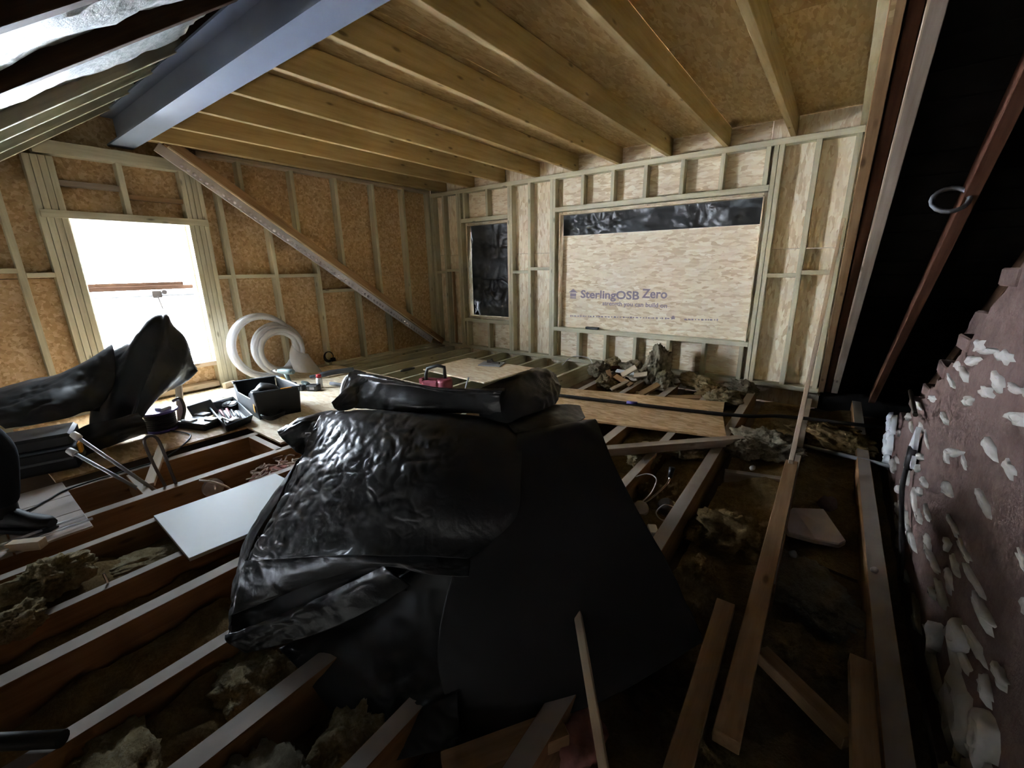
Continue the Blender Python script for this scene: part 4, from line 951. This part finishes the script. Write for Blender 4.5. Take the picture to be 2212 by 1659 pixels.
sheet('trailing_hem', g, 30, 24, 'plastic_sheet_matt', ls, .015, 6, .003, 63)
tr = empty('trestle', (-5.2, 1.0, .02), 'timber trestle hidden under the draped sheet with one leg showing', 'trestle')
bar('leg', (-4.783, 1.184, 0.020), (-5.02, 1.30, .42), .05, .05, 'pale_wood', tr); bar('leg', (-5.15, .80, .02), (-5.15, .85, .50), .05, .05, 'pale_wood', tr); bar('leg', (-5.5, .9, .02), (-5.4, .9, .50), .05, .05, 'pale_wood', tr)
bar('top_rail', (-5.2, .35, .48), (-5.2, 1.35, .50), .09, .05, 'pale_wood', tr); bar('upright', (-5.25, 1.22, .50), (-5.25, 1.25, .93), .06, .05, 'pale_wood', tr)

# ---- main heap: black sheeting over a stack in the middle of the loft
hs = empty('crumpled_sheet', (-1.5, 1.2, 0), 'large crumpled glossy black plastic sheet heaped in the centre', 'plastic sheet')
g = [[(-2.777, 1.482, 0.300), (-2.630, 1.700, 0.280), (-2.362, 1.884, 0.280), (-2.082, 2.076, 0.280), (-1.804, 2.211, 0.280), (-1.542, 2.128, 0.300)],
     [(-2.264, 1.195, 0.570), (-2.131, 1.366, 0.580), (-1.874, 1.502, 0.580), (-1.626, 1.624, 0.580), (-1.381, 1.694, 0.580), (-1.194, 1.674, 0.570)],
     [(-2.011, 1.054, 0.680), (-1.821, 1.163, 0.720), (-1.568, 1.258, 0.730), (-1.351, 1.350, 0.730), (-1.160, 1.423, 0.720), (-1.028, 1.447, 0.690)],
     [(-1.930, 0.896, 0.550), (-1.596, 0.917, 0.630), (-1.325, 0.973, 0.650), (-1.142, 1.051, 0.650), (-0.999, 1.161, 0.630), (-0.883, 1.232, 0.610)],
     [(-1.887, 0.778, 0.430), (-1.562, 0.796, 0.510), (-1.284, 0.865, 0.550), (-1.087, 0.943, 0.560), (-0.937, 1.030, 0.550), (-0.817, 1.117, 0.530)],
     [(-1.832, 0.627, 0.290), (-1.548, 0.691, 0.380), (-1.258, 0.791, 0.440), (-1.094, 0.873, 0.450), (-0.968, 0.946, 0.450), (-0.859, 1.023, 0.450)],
     [(-1.833, 0.564, 0.220), (-1.538, 0.639, 0.320), (-1.271, 0.717, 0.400), (-1.124, 0.789, 0.420), (-1.017, 0.865, 0.420), (-0.901, 0.932, 0.420)]]
sheet('crumpled_face', g, 190, 200, 'plastic_sheet_black', hs, .008, 5.5, .0042, 71)
g = [[(-1.865, 0.638, 0.270), (-1.624, 0.680, 0.290), (-1.350, 0.733, 0.345), (-1.214, 0.814, 0.385), (-1.067, 0.911, 0.400), (-0.948, 0.995, 0.400)],
     [(-1.848, 0.549, 0.170), (-1.612, 0.625, 0.220), (-1.358, 0.725, 0.320), (-1.183, 0.788, 0.365), (-1.031, 0.865, 0.385), (-0.909, 0.952, 0.385)],
     [(-1.769, 0.455, 0.060), (-1.642, 0.587, 0.120), (-1.439, 0.686, 0.240), (-1.204, 0.781, 0.340), (-1.016, 0.838, 0.365), (-0.887, 0.918, 0.365)]]
sheet('lower_hem', g, 70, 36, 'plastic_sheet_black', hs, .010, 6, .003, 72)
g = [[(-1.936, 0.668, 0.260), (-1.652, 0.733, 0.280), (-1.325, 0.827, 0.340), (-1.132, 0.896, 0.350)], [(-1.869, 0.562, 0.140), (-1.622, 0.665, 0.200), (-1.349, 0.755, 0.290), (-1.132, 0.847, 0.310)], [(-1.781, 0.454, 0.020), (-1.610, 0.606, 0.100), (-1.411, 0.734, 0.210), (-1.172, 0.833, 0.280)], [(-1.706, 0.421, 0.000), (-1.543, 0.605, 0.070), (-1.385, 0.730, 0.150), (-1.145, 0.849, 0.220)]]
sheet('inner_face', g, 50, 40, 'plastic_sheet_matt', hs, .006, 6, .002, 83)
g = [[(-1.907, 0.755, 0.380), (-1.919, 0.662, 0.270), (-1.854, 0.538, 0.140), (-1.791, 0.469, 0.060), (-1.725, 0.419, 0.020)],
     [(-2.032, 0.924, 0.500), (-2.022, 0.747, 0.320), (-2.000, 0.622, 0.200), (-1.898, 0.511, 0.090), (-1.762, 0.439, 0.020)],
     [(-2.15, 1.10, .45), (-2.10, .92, .25), (-2.02, .75, .15), (-1.90, .60, .06), (-1.78, .47, .01)]]
sheet('side_fold', g, 50, 24, 'plastic_sheet_black', hs, .014, 6, .004, 73)
g = [[(-1.734, 0.412, 0.020), (-1.627, 0.501, 0.070), (-1.509, 0.615, 0.130), (-1.372, 0.701, 0.220), (-1.191, 0.792, 0.345)],
     [(-1.691, 0.402, 0.015), (-1.592, 0.493, 0.060), (-1.463, 0.599, 0.130), (-1.330, 0.701, 0.200), (-1.143, 0.794, 0.330)],
     [(-1.615, 0.429, -0.010), (-1.533, 0.501, 0.010), (-1.403, 0.602, 0.060), (-1.247, 0.728, 0.150), (-1.102, 0.829, 0.270)]]
sheet('turned_flap', g, 60, 24, 'plastic_sheet_black', hs, .008, 7, .004, 74)
g = [[(-1.525, 0.513, 0.000), (-1.434, 0.635, 0.030), (-1.328, 0.782, 0.120), (-1.153, 0.885, 0.290), (-1.005, 0.954, 0.360)],
     [(-1.408, 0.521, -0.020), (-1.313, 0.615, 0.000), (-1.184, 0.713, 0.060), (-1.043, 0.820, 0.140), (-0.953, 0.899, 0.170)],
     [(-1.283, 0.520, -0.040), (-1.173, 0.580, -0.020), (-1.066, 0.658, 0.000), (-0.939, 0.740, 0.050), (-0.848, 0.795, 0.080)],
     [(-1.130, 0.510, -0.080), (-1.040, 0.557, -0.060), (-0.964, 0.612, -0.040), (-0.870, 0.672, 0.000), (-0.778, 0.728, 0.020)],
     [(-0.997, 0.485, -0.120), (-0.936, 0.530, -0.100), (-0.882, 0.577, -0.090), (-0.815, 0.634, -0.070), (-0.736, 0.699, -0.050)]]
sheet('lower_drape', g, 60, 60, 'plastic_sheet_matt', hs, .016, 5, .004, 75)
# bundle on top
g = [[(-1.975, 1.201, 0.700), (-1.752, 1.262, 0.710), (-1.554, 1.302, 0.720), (-1.447, 1.340, 0.730), (-1.290, 1.412, 0.740), (-1.145, 1.456, 0.740)],
     [(-2.119, 1.252, 0.740), (-1.820, 1.290, 0.760), (-1.550, 1.304, 0.770), (-1.453, 1.349, 0.780), (-1.329, 1.427, 0.800), (-1.161, 1.462, 0.820)],
     [(-2.244, 1.367, 0.790), (-1.856, 1.352, 0.810), (-1.627, 1.376, 0.820), (-1.459, 1.389, 0.820), (-1.314, 1.445, 0.830), (-1.165, 1.468, 0.840)],
     [(-2.186, 1.409, 0.820), (-1.834, 1.369, 0.840), (-1.623, 1.375, 0.840), (-1.445, 1.392, 0.840), (-1.281, 1.441, 0.850), (-1.161, 1.498, 0.860)],
     [(-2.363, 1.528, 0.760), (-2.069, 1.543, 0.760), (-1.832, 1.551, 0.760), (-1.632, 1.572, 0.760), (-1.449, 1.630, 0.770), (-1.338, 1.726, 0.770)],
     [(-2.856, 1.858, 0.580), (-2.529, 1.882, 0.580), (-2.253, 1.905, 0.580), (-2.017, 1.941, 0.580), (-1.814, 2.039, 0.580), (-1.674, 2.158, 0.580)]]
sheet('top_roll', g, 80, 50, 'plastic_sheet_black', hs, .008, 6, .003, 76)
g = [[(-1.260, 1.427, 0.730), (-1.108, 1.426, 0.730), (-1.066, 1.510, 0.740), (-1.040, 1.647, 0.740), (-1.059, 1.784, 0.730)],
     [(-1.312, 1.474, 0.800), (-1.190, 1.499, 0.810), (-1.098, 1.557, 0.820), (-1.069, 1.712, 0.800), (-1.089, 1.871, 0.770)],
     [(-1.307, 1.504, 0.840), (-1.220, 1.575, 0.860), (-1.154, 1.637, 0.870), (-1.131, 1.810, 0.840), (-1.137, 1.939, 0.790)],
     [(-1.301, 1.568, 0.840), (-1.232, 1.647, 0.880), (-1.198, 1.761, 0.890), (-1.178, 1.885, 0.860), (-1.180, 1.975, 0.810)],
     [(-1.452, 1.769, 0.760), (-1.406, 1.894, 0.790), (-1.368, 2.015, 0.800), (-1.347, 2.146, 0.770), (-1.322, 2.186, 0.730)],
     [(-1.735, 2.127, 0.600), (-1.738, 2.350, 0.600), (-1.697, 2.500, 0.600), (-1.609, 2.526, 0.600), (-1.505, 2.446, 0.600)]]
sheet('puffed_end', g, 60, 50, 'plastic_sheet_black', hs, .012, 7, .004, 77)
g = [[(-2.170, 0.913, 0.620), (-2.143, 1.005, 0.660), (-2.083, 1.126, 0.680), (-1.962, 1.174, 0.700)], [(-2.112, 0.901, 0.600), (-2.055, 0.983, 0.660), (-1.995, 1.073, 0.670), (-1.873, 1.089, 0.690)], [(-1.998, 0.913, 0.550), (-2.018, 0.966, 0.600), (-1.957, 0.998, 0.640), (-1.869, 1.033, 0.660)], [(-2.020, 0.965, 0.500), (-2.005, 0.976, 0.550), (-1.931, 0.990, 0.600), (-1.867, 1.016, 0.630)]]
sheet('loose_ear', g, 40, 36, 'plastic_sheet_black', hs, .016, 8, .004, 78)
g = [[(-2.018, 1.137, 0.740), (-2.055, 1.214, 0.760), (-2.199, 1.379, 0.830), (-2.113, 1.422, 0.830)], [(-1.979, 1.126, 0.720), (-1.978, 1.203, 0.745), (-2.044, 1.315, 0.790), (-2.024, 1.373, 0.820)], [(-1.965, 1.136, 0.700), (-1.921, 1.202, 0.710), (-1.981, 1.304, 0.750), (-1.983, 1.355, 0.790)]]
sheet('twisted_end', g, 36, 30, 'plastic_sheet_black', hs, .010, 8, .003, 79)
g = [[(-1.246, 1.568, 0.735), (-1.122, 1.669, 0.735), (-1.057, 1.804, 0.720), (-0.993, 1.921, 0.690)], [(-1.143, 1.470, 0.725), (-1.026, 1.604, 0.725), (-0.969, 1.777, 0.705), (-0.953, 1.865, 0.688)], [(-1.038, 1.406, 0.695), (-0.935, 1.539, 0.705), (-0.877, 1.682, 0.700), (-0.890, 1.783, 0.690)]]
sheet('side_tail', g, 40, 20, 'plastic_sheet_black', hs, .012, 8, .004, 80)

ss = empty('smooth_sheet', (-.6, 1.3, 0), 'smooth taut black plastic sheet hanging at the heap\'s right side', 'plastic sheet')
g = [[(-1.205, 1.672, 0.550), (-1.125, 1.805, 0.550), (-1.036, 1.973, 0.550), (-0.976, 2.049, 0.550)],
     [(-1.030, 1.416, 0.700), (-0.936, 1.501, 0.715), (-0.869, 1.654, 0.710), (-0.829, 1.778, 0.690)],
     [(-0.947, 1.274, 0.635), (-0.850, 1.438, 0.650), (-0.777, 1.591, 0.645), (-0.678, 1.607, 0.610)],
     [(-0.928, 1.097, 0.500), (-0.791, 1.273, 0.520), (-0.645, 1.420, 0.520), (-0.499, 1.497, 0.450)],
     [(-0.973, 0.930, 0.320), (-0.777, 1.093, 0.345), (-0.576, 1.292, 0.340), (-0.387, 1.537, 0.250)],
     [(-0.922, 0.785, 0.140), (-0.720, 0.954, 0.160), (-0.513, 1.215, 0.150), (-0.299, 1.519, 0.120)],
     [(-0.836, 0.733, 0.010), (-0.653, 0.885, 0.030), (-0.451, 1.169, 0.040), (-0.231, 1.504, 0.020)],
     [(-0.756, 0.698, -0.070), (-0.602, 0.865, -0.050), (-0.409, 1.121, -0.030), (-0.219, 1.515, -0.020)]]
sheet('hanging_face', g, 60, 90, 'plastic_sheet_matt', ss, .004, 2.5, .0, 81)
g = [[(-0.829, 1.778, 0.690), (-0.678, 1.607, 0.610), (-0.499, 1.497, 0.450), (-0.387, 1.537, 0.250), (-0.299, 1.519, 0.120), (-0.227, 1.501, 0.020)],
     [(-0.923, 1.959, 0.600), (-0.792, 1.837, 0.490), (-0.584, 1.689, 0.320), (-0.440, 1.656, 0.150), (-0.336, 1.600, 0.040), (-0.251, 1.524, 0.005)],
     [(-1.140, 2.313, 0.420), (-0.970, 2.165, 0.300), (-0.703, 1.907, 0.160), (-0.511, 1.764, 0.050), (-0.374, 1.621, 0.005), (-0.274, 1.533, 0.000)]]
sheet('return_face', g, 50, 24, 'plastic_sheet_matt', ss, .006, 4, .001, 82)
# ---- the person at the left edge, only a leg and boot in frame
pn = empty('person', (-3.45, -.1, 0), 'person in dark work trousers and boots standing at the left edge', 'person')
def skin(name, chain, radii, edges, mat, parent, sub=2):
    me = bpy.data.meshes.new(name); me.from_pydata([Vector(p) for p in chain], edges, [])
    o = newobj(name, me, mat, parent)
    md = o.modifiers.new('skin', 'SKIN'); md.use_smooth_shade = True
    for i, r in enumerate(radii): me.skin_vertices[0].data[i].radius = r if isinstance(r, tuple) else (r, r)
    me.skin_vertices[0].data[0].use_root = True
    s = o.modifiers.new('sub', 'SUBSURF'); s.levels = sub; s.render_levels = sub
    return o
V_ = [(-3.74, -.26, .88), (-3.66, -.14, .84), (-3.49, .06, .50), (-3.49, .0, .16), (-3.80, -.40, .82), (-3.82, -.48, .46), (-3.86, -.54, .14),
      (-3.70, -.27, 1.04), (-3.62, -.26, 1.20), (-3.54, -.24, 1.32), (-3.60, -.09, 1.30), (-3.58, -.02, 1.08), (-3.46, .02, .92), (-3.66, -.43, 1.30), (-3.58, -.53, 1.06), (-3.40, -.49, .90),
      (-3.46, -.22, 1.38), (-3.40, -.22, 1.44)]
R_ = [.145, .10, .08, .072, .10, .075, .065, .13, .15, .12, .065, .045, .035, .065, .045, .035, .06, .05]
E_ = [(0, 1), (1, 2), (2, 3), (0, 4), (4, 5), (5, 6), (0, 7), (7, 8), (8, 9), (9, 10), (10, 11), (11, 12), (9, 13), (13, 14), (14, 15), (9, 16), (16, 17)]
skin('body', V_, R_, E_, 'trouser', pn)
def boot(name, a, d, seed):
    a = Vector(a); d = Vector(d).normalized(); s = Vector((-d.y, d.x, 0)); m = MB()
    prof = [(-.09, .036, .10), (-.06, .046, .13), (.0, .046, .115), (.06, .042, .085), (.12, .050, .068), (.17, .046, .058), (.205, .028, .045)]
    n = 10; Vv = []
    for t_, w, h in prof:
        for k in range(n):
            an = k / n * 2 * math.pi; x = math.cos(an); z = math.sin(an)
            Vv.append(a + d * t_ + s * (w * x) + Vector((0, 0, .018 + h * .5 + h * .5 * (z if z > -.75 else -.95))))
    m.add(Vv, [(i * n + k, i * n + (k + 1) % n, (i + 1) * n + (k + 1) % n, (i + 1) * n + k) for i in range(len(prof) - 1) for k in range(n)] + [tuple(range(n)), tuple((len(prof) - 1) * n + k for k in range(n))])
    m.tube([a + d * -.045 + Vector((0, 0, .09)), a + d * -.045 + Vector((0, 0, .21))], [.056, .060], 12)
    o = m.build(name, 'boot', pn, True)
    m2 = MB(); m2.prism([a + d * -.095 + s * .04, a + d * -.02 + s * .044, a + d * .12 + s * .052, a + d * .205 + s * .025, a + d * .205 - s * .025, a + d * .12 - s * .052, a + d * -.02 - s * .044, a + d * -.095 - s * .04], (0, 0, .022)); m2.build('sole', 'black_plastic', o)
    return o
boot('boot', (-3.50, .03, .015), (.80, .58, 0), 1); boot('boot', (-3.86, -.52, .015), (.9, .2, 0), 2)
hd = lump('head', (-3.34, -.22, 1.53), (.085, .075, .115), 'skin', 7, pn, rough=.04, sub=3)
lump('hair', (-3.36, -.22, 1.565), (.095, .085, .095), 'hair', 8, pn, rough=.08, sub=3)
MB().add([(-3.255, -.225, 1.545), (-3.235, -.22, 1.515), (-3.255, -.205, 1.51), (-3.255, -.235, 1.51)], [(0, 1, 2), (0, 3, 1), (1, 3, 2)]).build('nose', 'skin', hd)
for hx, hy, hz in ((-3.43, .02, .89), (-3.37, -.49, .87)):
    m = MB(); m.box((hx, hy, hz), (.08, .03, .075), 0, .5)
    for q in range(4): m.tube([(hx + .03, hy - .022 + .015 * q, hz - .03), (hx + .055, hy - .024 + .016 * q, hz - .065), (hx + .05, hy - .024 + .016 * q, hz - .10 + .008 * abs(q - 1.5))], [.009, .0085, .007], 7)
    m.tube([(hx - .01, hy + .02, hz + .0), (hx + .015, hy + .04, hz - .03), (hx + .03, hy + .045, hz - .055)], [.01, .009, .008], 7); m.build('hand', 'skin', pn, True)
